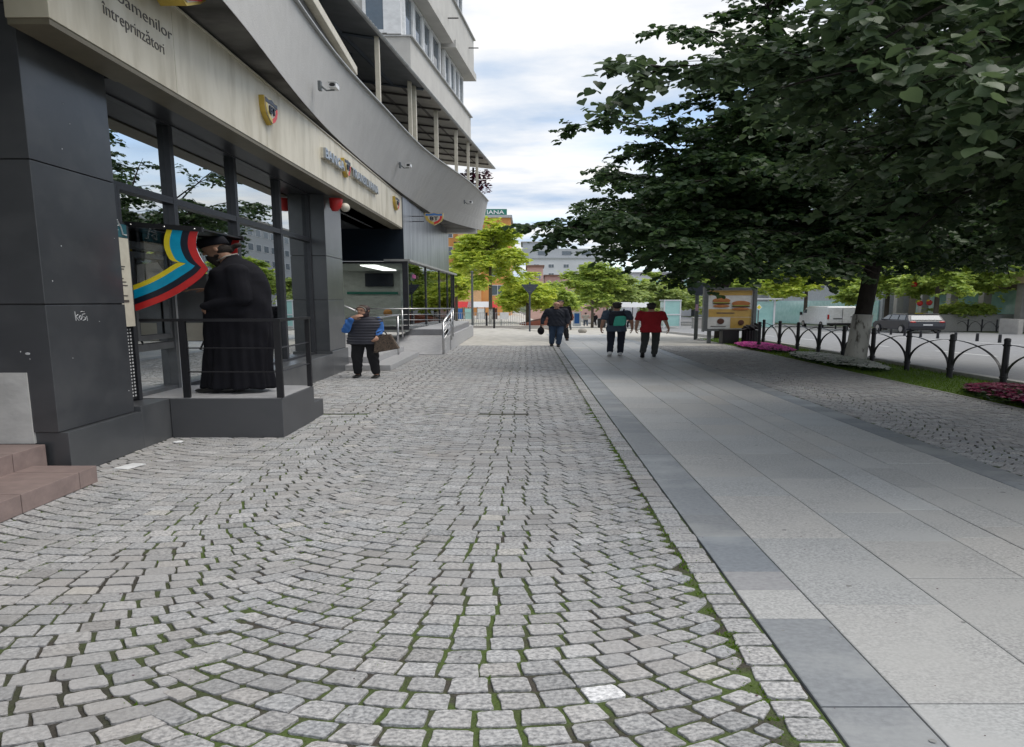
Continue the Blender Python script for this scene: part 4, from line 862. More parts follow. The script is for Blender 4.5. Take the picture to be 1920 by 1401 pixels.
def person(label, loc, yaw, group=None, h=1.70, head_fwd=0., head_turn=0., lean=0., arms=None, legs=None, stout=1., fine=.009,
           top='slate', trous='trous', shoe='shoe', hair='hair', sleeve='long', bald=False, hairlen=0, skin='skin', topcut=.80, z0=None, extra=None, topm2=None, boot=None):
    s = h / 1.74
    def V_(x, y, z): return Vector((x * s, y * s + lean * max(0, z - .9) * s, z * s))
    A = dict(ls=(-.185, 0, 1.42), le=(-.235, -.02, 1.13), lw=(-.245, .05, .88), rs=(.185, 0, 1.42), re=(.235, -.02, 1.13), rw=(.245, .05, .88), ld=(0, .1, -1), rd=(0, .1, -1)); A.update(arms or {})
    G_ = dict(lh=(-.09, 0, .93), lk=(-.10, .03, .50), la=(-.11, -.02, .09), rh=(.09, 0, .93), rk=(.10, .03, .50), ra=(.11, -.02, .09), lf=0., rf=0.); G_.update(legs or {})
    root = thing('person', label, 'person', (loc[0], loc[1], loc[2]), group)
    rot = Matrix.Rotation(yaw, 4, 'Z')
    hc = V_(0, .02 + head_fwd, 1.615)
    H_ = Matrix.Translation(hc) @ Matrix.Rotation(head_turn, 4, 'Z') @ Matrix.Rotation(-head_fwd * 2.2, 4, 'X')
    def hp(x, y, z): return H_ @ Vector((x * s * 1.12, y * s * 1.08, z * s * 1.05))
    b = MB(); hr = H_.to_3x3()
    b.ell(hp(0, 0, .025), (.074 * s, .093 * s, .094 * s), 18, 12, rot=hr); b.ell(hp(0, .022, -.045), (.056 * s, .070 * s, .072 * s), 14, 10, rot=hr)
    b.ell(hp(0, .080, -.012), (.013 * s, .022 * s, .022 * s), 8, 6, rot=hr); b.ell(hp(0, .092, -.022), (.016 * s, .014 * s, .012 * s), 8, 6, rot=hr)
    b.ell(hp(0, .070, .032), (.048 * s, .020 * s, .012 * s), 10, 6, rot=hr); b.ell(hp(0, .078, -.056), (.024 * s, .012 * s, .010 * s), 8, 6, rot=hr); b.ell(hp(0, .070, -.092), (.022 * s, .02 * s, .018 * s), 8, 6, rot=hr)
    for sg in (-1, 1): b.ell(hp(sg * .072, -.008, -.008), (.009 * s, .014 * s, .024 * s), 8, 6, rot=hr)
    b.cap(V_(0, -.01, 1.40), hp(0, -.015, -.06), .058 * s, .052 * s)
    ox = stout; st = .9
    b.loft([(0, V_(0, 0, z).y, z * s, rx_ * s * st * ox, ry_ * s * st * (ox if z < 1.3 else 1)) for z, rx_, ry_ in ((.84, .13, .09), (.92, .165, .11), (1.02, .15, .10), (1.15, .155, .105), (1.30, .175, .11), (1.40, .165, .09), (1.46, .08, .06))], 20)
    for a_, c_, d_ in (('ls', 'le', 'lw'), ('rs', 're', 'rw')): b.cap(V_(*A[a_]), V_(*A[c_]), .047 * s, .038 * s); b.cap(V_(*A[c_]), V_(*A[d_]), .037 * s, .025 * s)
    for a_, c_, d_ in (('lh', 'lk', 'la'), ('rh', 'rk', 'ra')): b.cap(V_(*G_[a_]), V_(*G_[c_]), .075 * s, .050 * s); b.cap(V_(*G_[c_]), V_(*G_[d_]), .050 * s, .036 * s)
    hand(b, V_(*A['lw']), A['ld'], A.get('ln', (1, .2, 0)), A.get('lc', .35), s, A.get('lt', -1)); hand(b, V_(*A['rw']), A['rd'], A.get('rn', (-1, .2, 0)), A.get('rc', .35), s, A.get('rt', 1))
    b.xform(rot); link('body', remesh(b, min(fine, .007) if fine < .012 else fine, 1), skin, root, local=True, smooth=True)
    e_ = MB()
    for sg in (-1, 1): e_.ell(hp(sg * .030, .082, .012), (.013 * s, .008 * s, .006 * s), 8, 6, rot=hr); e_.ell(hp(sg * .031, .086, .034), (.019 * s, .006 * s, .004 * s), 8, 6, rot=hr)
    link('eye', e_.xform(rot), 'hair', root, local=True, smooth=True)
    # top
    t = MB(); o_ = 1.0
    zt = [(topcut, .184, .138), (.90, .184, .136), (1.0, .172, .126), (1.12, .170, .122), (1.26, .188, .125), (1.37, .190, .112), (1.43, .14, .09), (1.465, .075, .066)]
    t.loft([(0, V_(0, 0, z).y, z * s, rx_ * s * ox, ry_ * s * (ox if z < 1.3 else (1 + ox) / 2)) for z, rx_, ry_ in zt], 28)
    for sx_, a_, c_, d_ in ((-1, 'ls', 'le', 'lw'), (1, 'rs', 're', 'rw')):
        P0, P1, P2 = V_(*A[a_]), V_(*A[c_]), V_(*A[d_])
        t.cap(V_(sx_ * .10, 0, 1.425), P0, .050 * s, (.058 if sleeve == 'none' else .064) * s)
        if sleeve == 'short': t.cap(P0, P0.lerp(P1, .72), .070 * s, .066 * s)
        elif sleeve == 'none': t.cap(P0, P0.lerp(P1, .10), .066 * s, .066 * s)
        else: t.cap(P0, P1, .068 * s, .057 * s); t.cap(P1, P1.lerp(P2, .95), .056 * s, .040 * s)
    t.xform(rot)
    def fold(c): return .0045 * np.sin(c[:, 2] * 46 + 5 * np.sin(c[:, 0] * 17 + c[:, 1] * 13)) * (np.sin(c[:, 0] * 23) * .5 + .6) + .003 * np.sin(c[:, 0] * 60 + c[:, 2] * 21)
    def quilt(c): return .010 * np.abs(np.sin(c[:, 2] * math.pi / .062)) - .004
    link('vest' if sleeve == 'none' else ('shirt' if sleeve == 'short' else 'jacket'), remesh(t, fine, 3, quilt if sleeve == 'none' else fold), top, root, local=True, smooth=True)
    if sleeve == 'none':
        t2 = MB()
        for a_, c_, d_ in (('ls', 'le', 'lw'), ('rs', 're', 'rw')): t2.cap(V_(*A[a_]), V_(*A[c_]), .062 * s, .058 * s); t2.cap(V_(*A[c_]), V_(*A[c_]).lerp(V_(*A[d_]), .93), .057 * s, .042 * s)
        link('sleeve', remesh(t2.xform(rot), fine, 3, fold), topm2, root, local=True, smooth=True)
    # trousers
    q = MB(); q.loft([(0, V_(0, 0, z).y, z * s, rx_ * s * ox, ry_ * s * ox) for z, rx_, ry_ in ((.80, .160, .114), (.88, .162, .114), (.94, .150, .108))], 24)
    for a_, c_, d_ in (('lh', 'lk', 'la'), ('rh', 'rk', 'ra')):
        P0, P1, P2 = V_(*G_[a_]), V_(*G_[c_]), V_(*G_[d_]); ww = (ox + 1) / 2
        q.cap(P0 - Vector((0, 0, .06 * s)), P1, .082 * s * ww, .070 * s * ww); q.cap(P1, P1.lerp(P2, .9), .068 * s * ww, .058 * s)
    def foldl(c): return .0035 * np.sin(c[:, 2] * 31 + 5 * np.sin(c[:, 0] * 27 + c[:, 2] * 4)) * np.sin(c[:, 2] * 7 + c[:, 0] * 9) * (c[:, 2] < .8) 
    link('trousers', remesh(q.xform(rot), fine, 3, foldl), trous, root, local=True, smooth=True)
    for d_, f_ in (('la', 'lf'), ('ra', 'rf')):
        P = V_(*G_[d_]); m_ = MB(); a = G_[f_]; Rm = Matrix.Rotation(a, 3, 'X')
        for (yy_, zz_, r_) in ((-.045, -.045, (.040, .045, .040)), (.04, -.052, (.043, .07, .036)), (.115, -.062, (.046, .062, .026)), (-.02, .0, (.042, .048, .05))): m_.ell(P + Rm @ Vector((0, yy_ * s, zz_ * s)), tuple(v * s for v in r_), 12, 8, rot=Rm)
        m_.xform(rot); link('shoe', remesh(m_, fine, 1), shoe, root, local=True, smooth=True)
    if not bald:
        hm = MB(); hm.ell(hp(0, -.012, .045), (.084 * s, .098 * s, .090 * s), 18, 12, rot=hr); hm.ell(hp(0, -.05, -.01), (.074 * s, .060 * s, .075 * s), 14, 9, rot=hr)
        if hair == 'hair' and not hairlen: 
            for _ in range(26):
                a = rng.uniform(0, 6.28); r0 = rng.uniform(.02, .075); hm.ell(hp(r0 * math.cos(a), -.012 + r0 * math.sin(a), .11 - r0 * .4), .020 * s, 8, 6)
        hm.xform(rot); hh = remesh(hm, fine, 1); 
        link('hair', hh, hair, root, local=True, smooth=True)
    if extra: extra(root, V_, hp, hr, s, rot)
    return root

# two young men walking away on the slabs
person('young man with mint and navy backpack, slate T-shirt and white sneakers, walking away', (1.57, 17.70, 0), 0, 'pair of young men on the slab walk', h=1.69, fine=.011, sleeve='short', top='slate', trous='trous', shoe='sneak',
       arms=dict(le=(-.24, -.06, 1.15), lw=(-.27, -.01, .90), re=(.26, -.04, 1.14), rw=(.28, .03, .90)), legs=dict(lk=(-.10, -.02, .50), la=(-.125, -.16, .12), lf=-.35, rk=(.09, .06, .50), ra=(.08, .07, .09), rf=0.))
bp = MB(); bp.loft([(1.57, 17.58, .98, .13, .06), (1.57, 17.575, 1.02, .15, .075), (1.57, 17.575, 1.15, .155, .08), (1.57, 17.58, 1.32, .145, .07), (1.57, 17.60, 1.40, .10, .04)], 18)
t = thing('backpack', 'small backpack in mint green and navy on the back of the young man', 'backpack', (1.57, 17.58, .95))
b_ = link('pack', remesh(bp, .012, 3), 'jacket', t, smooth=True)
link('front_pocket', remesh(MB().loft([(1.585, 17.505, .96, .09, .025), (1.60, 17.50, 1.00, .105, .035), (1.61, 17.50, 1.12, .105, .035), (1.62, 17.51, 1.24, .095, .03), (1.62, 17.53, 1.27, .06, .02)], 16), .010, 2), 'teal', t, smooth=True)
link('strap', MB().tube([(1.47, 17.62, 1.36), (1.45, 17.68, 1.47), (1.45, 17.78, 1.40)], .018, 6).tube([(1.67, 17.62, 1.36), (1.69, 17.68, 1.47), (1.69, 17.78, 1.40)], .018, 6), 'jacket', t)
person('young man in a crimson T-shirt and grey green trousers, walking away with one foot lifted', (2.12, 17.35, 0), -.1, 'pair of young men on the slab walk', h=1.67, fine=.011, sleeve='short', top='redsh', trous='trousg', shoe='shoe', stout=1.04,
       arms=dict(le=(-.24, -.02, 1.16), lw=(-.26, .06, .92), re=(.25, -.06, 1.16), rw=(.31, -.02, .92)), legs=dict(lk=(-.10, -.02, .50), la=(-.14, -.26, .16), lf=-.7, rk=(.09, .07, .50), ra=(.07, .06, .09), rf=0.))
# two men coming towards the viewer
person('balding man in navy jacket and blue jeans walking towards the viewer', (.65, 21.45, 0), math.pi, 'men walking towards the viewer', h=1.70, fine=.012, top='jacket', trous='jean', bald=True, stout=1.08, head_fwd=.04,
       arms=dict(re=(.28, -.03, 1.13), rw=(.31, .03, .88), le=(-.25, .0, 1.13), lw=(-.24, .08, .90)), legs=dict(rk=(.09, .0, .50), ra=(.10, -.05, .10), lk=(-.07, .10, .50), la=(-.04, .08, .09)))
tag(link('helmet_bag', remesh(MB().ell((.325, 21.42, .60), (.075, .10, .15)).cap((.325, 21.42, .7), (.335, 21.42, .86), .03, .015), .012, 2), 'robe', smooth=True), 'rounded dark bag hanging from the right hand of the balding man', 'bag')
person('dark haired man all in black walking just behind the balding man', (.86, 25.3, gz(.86, 25.3)), math.pi, 'men walking towards the viewer', h=1.80, fine=.014, top='robe', trous='blackc', stout=1.15, legs=dict(lk=(-.12, .06, .50), la=(-.16, .05, .09), rk=(.08, -.05, .50), ra=(.08, -.2, .16), rf=-.4))

# woman in the quilted vest
def scarf(root, V_, hp, hr, s, rot):
    m_ = MB(); m_.ell(hp(0, -.015, .03), (.088 * s, .100 * s, .108 * s), 20, 14, rot=hr); m_.ell(hp(0, -.01, -.07), (.078 * s, .075 * s, .07 * s), 16, 10, rot=hr); m_.cap(V_(0, .0, 1.47), hp(0, .01, -.09), .075 * s, .068 * s)
    o = remesh(m_, .009, 2); c = MB()
    # open the face: drop the faces in front of it
    Hi = [hp(0, .10, -.01), .066 * s]
    keepf = [f_ for f_ in o.f if ((sum((Vector(o.v[i]) for i in f_), Vector()) / 4 - Hi[0]).length > Hi[1])]
    o.f = keepf; o.m = [0] * len(keepf); o.xform(rot); link('head_scarf', o, 'scarf', root, local=True, smooth=True)
    r_ = MB(); pts = [hp(.066 * math.sin(a), .072 - .02 * abs(math.sin(a)), .012 + .082 * math.cos(a)) for a in [x * .35 - 1.9 for x in range(12)]]
    r_.tube(pts, .008 * s, 6); r_.xform(rot); link('scarf_trim', r_, 'lace', root, local=True, smooth=True)
person('woman in charcoal quilted vest, blue sleeves and dark head scarf, hand at her mouth', (-1.98, 12.66, 0), math.pi - .12, h=1.63, fine=.009, sleeve='none', top='vest', topm2='bluesw', trous='blackc', shoe='shoe', hair='hairb', stout=1.32, head_turn=-.25, head_fwd=.03,
       arms=dict(rs=(.185, 0, 1.40), re=(.20, .19, 1.14), rw=(.10, .24, 1.44), rd=(-.75, .05, .45), rn=(-.5, -1, .2), rc=.75, ls=(-.185, 0, 1.40), le=(-.215, .03, 1.14), lw=(-.235, .20, 1.02), ld=(.1, .6, -.7), ln=(.6, -.2, -.5), lc=.7),
       legs=dict(lk=(-.11, .03, .50), la=(-.15, .04, .09), rk=(.11, .02, .50), ra=(.12, -.02, .09)), extra=scarf, topcut=.82)
t = thing('handbag', 'large dark woven handbag with a navy top hanging from the arm of the woman', 'handbag', (-1.70, 12.5, .62))
hb = MB(); hb.hexa([(-1.84, 12.38, .58), (-1.53, 12.36, .68), (-1.53, 12.52, .68), (-1.84, 12.54, .58), (-1.82, 12.42, .97), (-1.63, 12.41, 1.0), (-1.63, 12.49, 1.0), (-1.82, 12.52, .97)])
link('shell', remesh(hb, .010, 2), 'bag', t, smooth=True); link('cloth_top', remesh(MB().ell((-1.745, 12.46, .965), (.055, .05, .035)), .01, 1), 'jacket', t, smooth=True)
link('handle', MB().tube([(-1.80, 12.46, .93), (-1.79, 12.47, 1.04), (-1.74, 12.47, 1.07), (-1.70, 12.46, 1.04), (-1.67, 12.46, .96)], .009, 6), 'blackc', t, smooth=True)

# the priest on the platform, seen from the side, facing the cash machine (-x)
t = thing('person', 'bearded priest in black robe and cap using the cash machine', 'person', (-2.1, 7.5, .512))
Z0 = .512
def pv(x, y, z): return Vector((x, 7.5 + y, z))
rb = MB()
prof = [(.575, -2.385, -1.855, .25), (.62, -2.375, -1.86, .25), (.80, -2.36, -1.87, .235), (1.05, -2.35, -1.862, .225), (1.30, -2.345, -1.852, .22), (1.50, -2.34, -1.845, .225), (1.70, -2.33, -1.842, .24), (1.85, -2.315, -1.85, .25), (1.98, -2.285, -1.865, .255), (2.08, -2.25, -1.885, .25), (2.17, -2.21, -1.92, .20), (2.235, -2.175, -1.965, .13), (2.285, -2.165, -2.035, .075), (2.325, -2.16, -2.06, .055)]
rb.loft([((a + b) / 2, 7.5, z, (b - a) / 2, r) for z, a, b, r in prof], 40)
# sleeves: right arm reaching to the machine, left arm hanging in front of the body (camera side)
rb.cap(pv(-2.06, .20, 2.10), pv(-2.16, .26, 1.84), .085, .080); rb.cap(pv(-2.16, .26, 1.84), pv(-2.335, .22, 1.86), .075, .055)
rb.cap(pv(-2.03, -.19, 2.10), pv(-2.00, -.235, 1.74), .090, .080); rb.cap(pv(-2.00, -.235, 1.74), pv(-2.235, -.20, 1.66), .080, .062); rb.cap(pv(-2.10, -.10, 2.05), pv(-2.08, -.12, 1.6), .15, .15)
def rfold(c):
    a = np.arctan2(c[:, 1] - 7.5, (c[:, 0] + 2.1) * 1.0); h_ = np.clip((1.75 - c[:, 2]) / 1.2, 0, 1)
    return .017 * h_ * np.sin(a * 9 + 1.3 * np.sin(c[:, 2] * 3)) + .008 * h_ * np.sin(a * 21 + c[:, 2] * 2) + .007 * (1 - h_) * np.sin(c[:, 2] * 13 + (c[:, 0] + c[:, 1]) * 15 + 2 * np.sin(c[:, 0] * 11)) * np.sin(c[:, 0] * 14 + c[:, 2] * 5)
link('robe', remesh(rb, .011, 2, rfold), 'robe', t, smooth=True)
bd = MB(); hc = Vector((-2.215, 7.5, 2.385)); Hr = Matrix.Rotation(R(28), 3, 'Y').to_3x3()
def q_(x, y, z): return hc + Matrix.Rotation(R(-20), 3, 'Y') @ Vector((x * 1.1, y * 1.1, z * 1.1))   # x negative = forward
r20 = Matrix.Rotation(R(-20), 3, 'Y')
bd.ell(q_(0, 0, .02), (.097, .084, .104), 18, 12, rot=r20); bd.ell(q_(-.025, 0, -.05), (.062, .056, .070), 14, 10, rot=r20); bd.ell(q_(-.088, 0, -.012), (.020, .013, .022), 8, 6, rot=r20); bd.ell(q_(-.099, 0, -.026), (.013, .014, .011), 8, 6, rot=r20)
bd.ell(q_(-.078, 0, .028), (.014, .045, .011), 8, 6, rot=r20)
for sg in (-1, 1): bd.ell(q_(.012, sg * .078, -.005), (.020, .010, .030), 8, 6, rot=r20)
bd.cap(q_(.02, 0, -.06), (-2.11, 7.5, 2.20), .062, .068)
bd.loft([(-2.1, 7.5, z, a, b) for z, a, b in ((.62, .15, .13), (1.2, .15, .14), (1.7, .17, .17), (2.05, .13, .17), (2.2, .07, .08))], 16)
bd.cap(pv(-2.06, .17, 2.06), pv(-2.16, .26, 1.84), .05, .042); bd.cap(pv(-2.16, .26, 1.84), pv(-2.36, .22, 1.875), .040, .028); hand(bd, pv(-2.36, .22, 1.875), (-1, -.1, .05), (0, 0, -1), .28, 1.12, 1)
bd.cap(pv(-2.02, -.18, 2.06), pv(-2.00, -.22, 1.76), .05, .042); bd.cap(pv(-2.00, -.22, 1.76), pv(-2.25, -.20, 1.66), .040, .028); hand(bd, pv(-2.25, -.20, 1.66), (-.6, .7, -.5), (.4, .5, -.4), .7, .95, -1)
for sg in (-1, 1): bd.cap((-2.1, 7.5 + sg * .1, .95), (-2.12, 7.5 + sg * .1, .62), .07, .05)
link('body', remesh(bd, .007, 1), 'skin2', t, smooth=True)
hm = MB(); hm.ell(q_(.025, 0, .0), (.080, .080, .085), 16, 10, rot=r20); hm.ell(q_(.07, 0, -.02), (.05, .05, .05), 12, 8); hm.cap(q_(.09, 0, -.01), q_(.135, .0, .0), .026, .030); hm.ell(q_(.150, 0, .005), (.032, .040, .030), 10, 8)
link('hair', remesh(hm, .008, 2), 'hairb2', t, smooth=True)
be = MB(); be.ell(q_(-.045, 0, -.095), (.050, .052, .055), 14, 9, rot=r20); be.cap(q_(-.055, 0, -.09), q_(-.045, 0, -.20), .056, .026); be.ell(q_(-.088, 0, -.052), (.014, .03, .010), 8, 6, rot=r20); be.ell(q_(-.01, 0, -.07), (.05, .066, .035), 10, 8, rot=r20)
link('beard', remesh(be, .007, 1), 'hairb2', t, smooth=True)
cpm = MB(); v_ = []; 
for (z_, a_, b_) in ((.045, .099, .088), (.05, .103, .092), (.10, .104, .094), (.135, .098, .090), (.148, .07, .065), (.150, .01, .01)):
    for k in range(24): a = 2 * math.pi * k / 24; v_.append(q_(.005 + a_ * math.cos(a), b_ * math.sin(a), z_))
cpm.add(v_, [(i * 24 + k, i * 24 + (k + 1) % 24, (i + 1) * 24 + (k + 1) % 24, (i + 1) * 24 + k) for i in range(5) for k in range(24)] + [tuple(range(24))[::-1], tuple(range(120, 144))]); link('cap', cpm, 'robe', t, smooth=True)
link('collar', MB().tube([q_(-.03, .06, -.13), q_(.05, .075, -.10), q_(.11, 0, -.085), q_(.05, -.075, -.10), q_(-.03, -.06, -.13)], .008, 6), 'lace', t, smooth=True)
link('eye', MB().ell(q_(-.082, .030, .008), (.007, .012, .006)).ell(q_(-.082, -.030, .008), (.007, .012, .006)).ell(q_(-.088, -.03, .03), (.006, .018, .005)).ell(q_(-.088, .03, .03), (.006, .018, .005)), 'hair', t, smooth=True)
for y_, x_ in ((-.13, -2.23), (.12, -2.20)):
    m_ = MB(); m_.ell((x_ - .0, 7.5 + y_, .555), (.11, .055, .042)); m_.ell((x_ - .10, 7.5 + y_, .545), (.075, .052, .032)); m_.ell((x_ + .08, 7.5 + y_, .56), (.06, .045, .046)); link('shoe', remesh(m_, .009, 1), 'shoe', t, smooth=True)

# distant pedestrians
for (x, y, lb, tp, tr, hh_, yw) in ((4.14, 70.6, 'far pedestrian in a white top and grey shorts on the plaza', 'lace', 'slate', 1.72, 0), (4.95, 74., 'far pedestrian in dark clothes beside the one in white', 'robe', 'blackc', 1.66, .3), (1.95, 47., 'pedestrian in a brownish top partly behind the two walking men', 'rust', 'trousg', 1.66, .2), (6.1, 60, 'far pedestrian in a dark coat near the litter bin', 'jacket', 'blackc', 1.7, 1.)):
    person(lb, (x, y, gz(x, y)), yw, 'distant pedestrians', h=hh_, fine=.03, top=tp, trous=tr, sleeve='short' if tp == 'lace' else 'long', legs=dict(lk=(-.09, .1, .5), la=(-.1, .1, .09), rk=(.09, 0, .5), ra=(.1, -.15, .12)))

# ================================================================== street furniture
PH = .98
t0 = None
def fence_post(loc, label, grp):
    t = thing('fence_post', label, 'fence post', loc, grp)
    link('shaft', MB().loft([(0, 0, -.05, .034, .055), (0, 0, .93, .030, .050), (0, 0, .94, .034, .054), (0, 0, .985, .032, .05), (0, 0, 1.0, .015, .025)], 12), 'rail', t, local=True, smooth=False)
    link('collar', MB().loft([(0, 0, .84, .040, .062), (0, 0, .875, .040, .062)], 12).loft([(0, 0, .20, .042, .066), (0, 0, .24, .042, .066)], 12), 'rail', t, local=True); return t
def fence_arch(loc, label, grp, sp):
    t = thing('fence_arch', label, 'fence panel', loc, grp)
    for sg in (0, 1):
        m_ = MB(); n = 14; P = []
        for i in range(n + 1):
            a = (math.pi / 2) * i / n; yy_ = .04 + (sp - .08) * (1 - math.cos(a)); z = .24 + .63 * math.sin(a); P.append((yy_ if sg == 0 else sp - yy_, z))
        for i in range(n):
            (a0, z0), (a1, z1) = P[i], P[i + 1]; dx_ = .006 if sg else -.006
            L_ = math.hypot(a1 - a0, z1 - z0); nx, nz = -(z1 - z0) / L_ * .004, (a1 - a0) / L_ * .004
            m_.hexa([(dx_ - .016, a0 - nx, z0 - nz), (dx_ + .016, a0 - nx, z0 - nz), (dx_ + .016, a1 - nx, z1 - nz), (dx_ - .016, a1 - nx, z1 - nz), (dx_ - .016, a0 + nx, z0 + nz), (dx_ + .016, a0 + nx, z0 + nz), (dx_ + .016, a1 + nx, z1 + nz), (dx_ - .016, a1 + nx, z1 + nz)])
        link('bar', m_, 'rail', t, local=True)
    return t
G1 = 'black posts of the arched fence beside the flower beds'; G2 = 'crossing flat arches of the near roadside fence'
ordn = ['just outside the right edge of the photo', 'at the right edge behind the crimson flowers', 'second from the right, at the end of the grass', 'third from the right, by the bare grass', 'just right of the whitewashed trunk', 'hidden behind the whitewashed trunk', 'just left of the whitewashed trunk', 'second to the left of the trunk', 'third to the left of the trunk', 'farthest, beside the slatted bin']
fp = None
for k in range(10):
    y = 9.63 + 1.42 * k; lb = 'black round fence post ' + ordn[k]
    if fp is None: fp = fence_post((5.2, y, .0), lb, G1)
    else: dup(fp, (5.2, y, gz(5.2, y)), lb)
fence_post((4.56, 20.0, 0), 'black fence post standing alone in front of the others by the pink flowers', G1)
fa = None
for k in range(9):
    y = 9.63 + 1.42 * k; lb = 'pair of crossing flat black arches on the span starting at the post ' + ordn[k]
    lb = ' '.join(lb.split()[:16]); 
    if fa is None: fa = fence_arch((5.2, y, 0), lb, G2, 1.42)
    else: dup(fa, (5.2, y, gz(5.2, y)), lb)
G3 = 'far fence across the road'
q1 = None
for k in range(8):
    y = 42.8 + 1.5 * k; z = gz(21, y) + .05; lb = 'thin far fence post across the road, number %d from the right edge' % (k + 1)
    lb = ['thin far fence post nearest the right edge, across the road', 'second thin far post from the right edge, across the road', 'third thin far post from the right edge, across the road', 'fourth thin far post from the right edge, across the road', 'fifth thin far post from the right edge, across the road', 'sixth thin far post from the right edge, behind the car', 'seventh thin far post from the right edge, behind the car', 'last thin far post, hidden by the dark car'][k]
    q1 = dup(fp, (21, y, z), lb); q1['group'] = G3
    if k < 7: q1 = dup(fa, (21, y, z), lb.replace('post', 'fence arch')); q1['group'] = 'arches of the far fence across the road'
# bollards on the far side of the lane
bo_ = None; G4 = 'short black bollards beside the lane'
for (x, y), lb in zip([(13.7, 29.6), (13.75, 31.2), (13.8, 32.9), (13.95, 34.7), (14.1, 36.6), (14.3, 38.7), (14.6, 41), (15.0, 43.6), (16.4, 50.5), (16.6, 53), (16.9, 56)], ['nearest, by the right part of the lane', 'second nearest', 'third nearest', 'fourth nearest', 'fifth nearest, right of the car', 'in front of the car bumper', 'in front of the rear wheel of the car', 'in front of the side of the car', 'right behind the whitewashed trunk', 'under the rear of the van', 'below the middle of the van']):
    lb = 'short black bollard beside the lane, ' + lb
    if bo_ is None:
        bo_ = thing('bollard', lb, 'bollard', (x, y, gz(x, y)), G4); link('post', MB().loft([(0, 0, -.05, .045, .08), (0, 0, .36, .040, .075), (0, 0, .42, .035, .06)], 10), 'rail', bo_, local=True)
    else: dup(bo_, (x, y, gz(x, y)), lb)

# poster display
t = thing('poster_display', 'roadside poster display with a yellow hamburger advertisement', 'poster display', (4.6, 23.2, 0))
link('housing', MB().box(4.02, 23.14, .50, 4.10, 23.34, 2.27).box(5.11, 23.14, .50, 5.19, 23.34, 2.27).box(4.10, 23.14, .50, 5.11, 23.34, .60).box(4.10, 23.14, 2.18, 5.11, 23.34, 2.27).box(4.10, 23.22, .6, 5.11, 23.33, 2.18).box(4.0, 23.12, .47, 4.03, 23.36, 2.30), 'polem', t, bev=.01)
link('leg', MB().box(4.12, 23.2, -.02, 4.2, 23.3, .5).box(4.98, 23.2, -.02, 5.06, 23.3, .5), 'polem', t)
po = link('poster', MB().box(4.10, 23.205, .60, 5.11, 23.217, 2.18), 'postw', t)
yb = MB(); yb.box(4.12, 23.198, 1.08, 5.09, 23.204, 1.40); yb.box(4.62, 23.197, .62, 5.09, 23.203, 1.06); yb.box(4.12, 23.198, 1.96, 5.09, 23.204, 2.16); link('yellow_field', yb, 'posty', po)
def burger(cx, cz, w_):
    y = 23.19
    link('burger_bun', MB().ell((cx, y, cz + .12), (w_, .01, .12), 20, 10).ell((cx, y, cz - .10), (w_ * .95, .01, .06), 20, 8), 'bun', po)
    link('burger_filling', MB().ell((cx, y - .004, cz + .0), (w_ * 1.03, .010, .035), 20, 8), 'meat', po); link('burger_salad', MB().ell((cx, y - .006, cz + .035), (w_ * 1.05, .010, .022), 20, 8), 'lett', po)
burger(4.40, 1.62, .20); burger(4.84, 1.50, .21); link('logo_patch', MB().ell((4.40, 23.19, .90), (.08, .008, .12)).ell((4.86, 23.185, .85), (.07, .008, .11)), 'meat', po)
link('text_strip', MB().box(4.18, 23.19, .68, 4.52, 23.195, .71).box(4.3, 23.19, 1.22, 4.7, 23.195, 1.26), 'ink', po)
tag(link('metal_planter', MB().box(4.36, 23.0 - .35, 0, 4.72, 23.1, .55).box(4.35, 22.64, .55, 4.73, 23.11, .58), 'black', bev=.01), 'plain black metal box at the foot of the poster display', 'box')
t = thing('litter_bin', 'slatted dark litter bin with a black bag hanging over its rim', 'litter bin', (4.92, 22.5, 0)); sb = MB()
for k in range(16): a = 2 * math.pi * k / 16; sb.box(4.92 + .145 * math.cos(a) - .018, 22.5 + .26 * math.sin(a) - .03, .06, 4.92 + .145 * math.cos(a) + .018, 22.5 + .26 * math.sin(a) + .03, .58)
link('slats', sb, 'rail', t); link('liner', MB().loft([(4.92, 22.5, .03, .13, .24), (4.92, 22.5, .56, .13, .24)], 16), 'black', t)
bgm = MB(); bgm.ell((4.93, 22.45, .68), (.16, .26, .12)); bgm.ell((4.82, 22.35, .66), (.10, .1, .08)); bgm.ell((5.02, 22.4, .76), (.06, .1, .12)); link('bag', remesh(bgm, .025, 1, lambda c: .02 * np.sin(c[:, 0] * 60 + c[:, 2] * 40)), 'blackc', t)
link('twig', MB().tube([(4.95, 22.3, .70), (4.70, 22.2, .80)], .006, 4).tube([(4.9, 22.3, .68), (4.66, 22.2, .60)], .007, 4), 'ink', t)
t = thing('lamp_post', 'grey steel pole with a round sign seen from behind and a small sticker', 'pole', (4.40, 26.5, gz(4.4, 26.5)))
link('pole', MB().tube([(4.40, 26.5, -.1), (4.40, 26.5, 5.2)], [.052, .045], 12), 'polem', t, smooth=True); link('round_sign', MB().tube([(4.42, 26.40, 2.30), (4.42, 26.43, 2.30)], .30, 24), 'signb', t)
link('sticker', MB().box(4.36, 26.43, 1.28, 4.43, 26.445, 1.58), mat('pinkish_sticker', (.55, .32, .42)), t)
t = thing('yield_sign', 'triangular give way sign seen from behind on a grey pole', 'road sign', (.15, 36, gz(.15, 36)))
link('pole', MB().tube([(.155, 36, -.2), (.155, 36, 2.9)], .03, 8), 'signb', t); link('plate', MB().prism([(-.27, 0), (.27, 0), (.30, -.04), (.04, -.62), (-.04, -.62), (-.30, -.04)], (.16, 35.95, 2.78), (1, 0, 0), (0, 0, 1), (0, .02, 0)), 'signb', t)
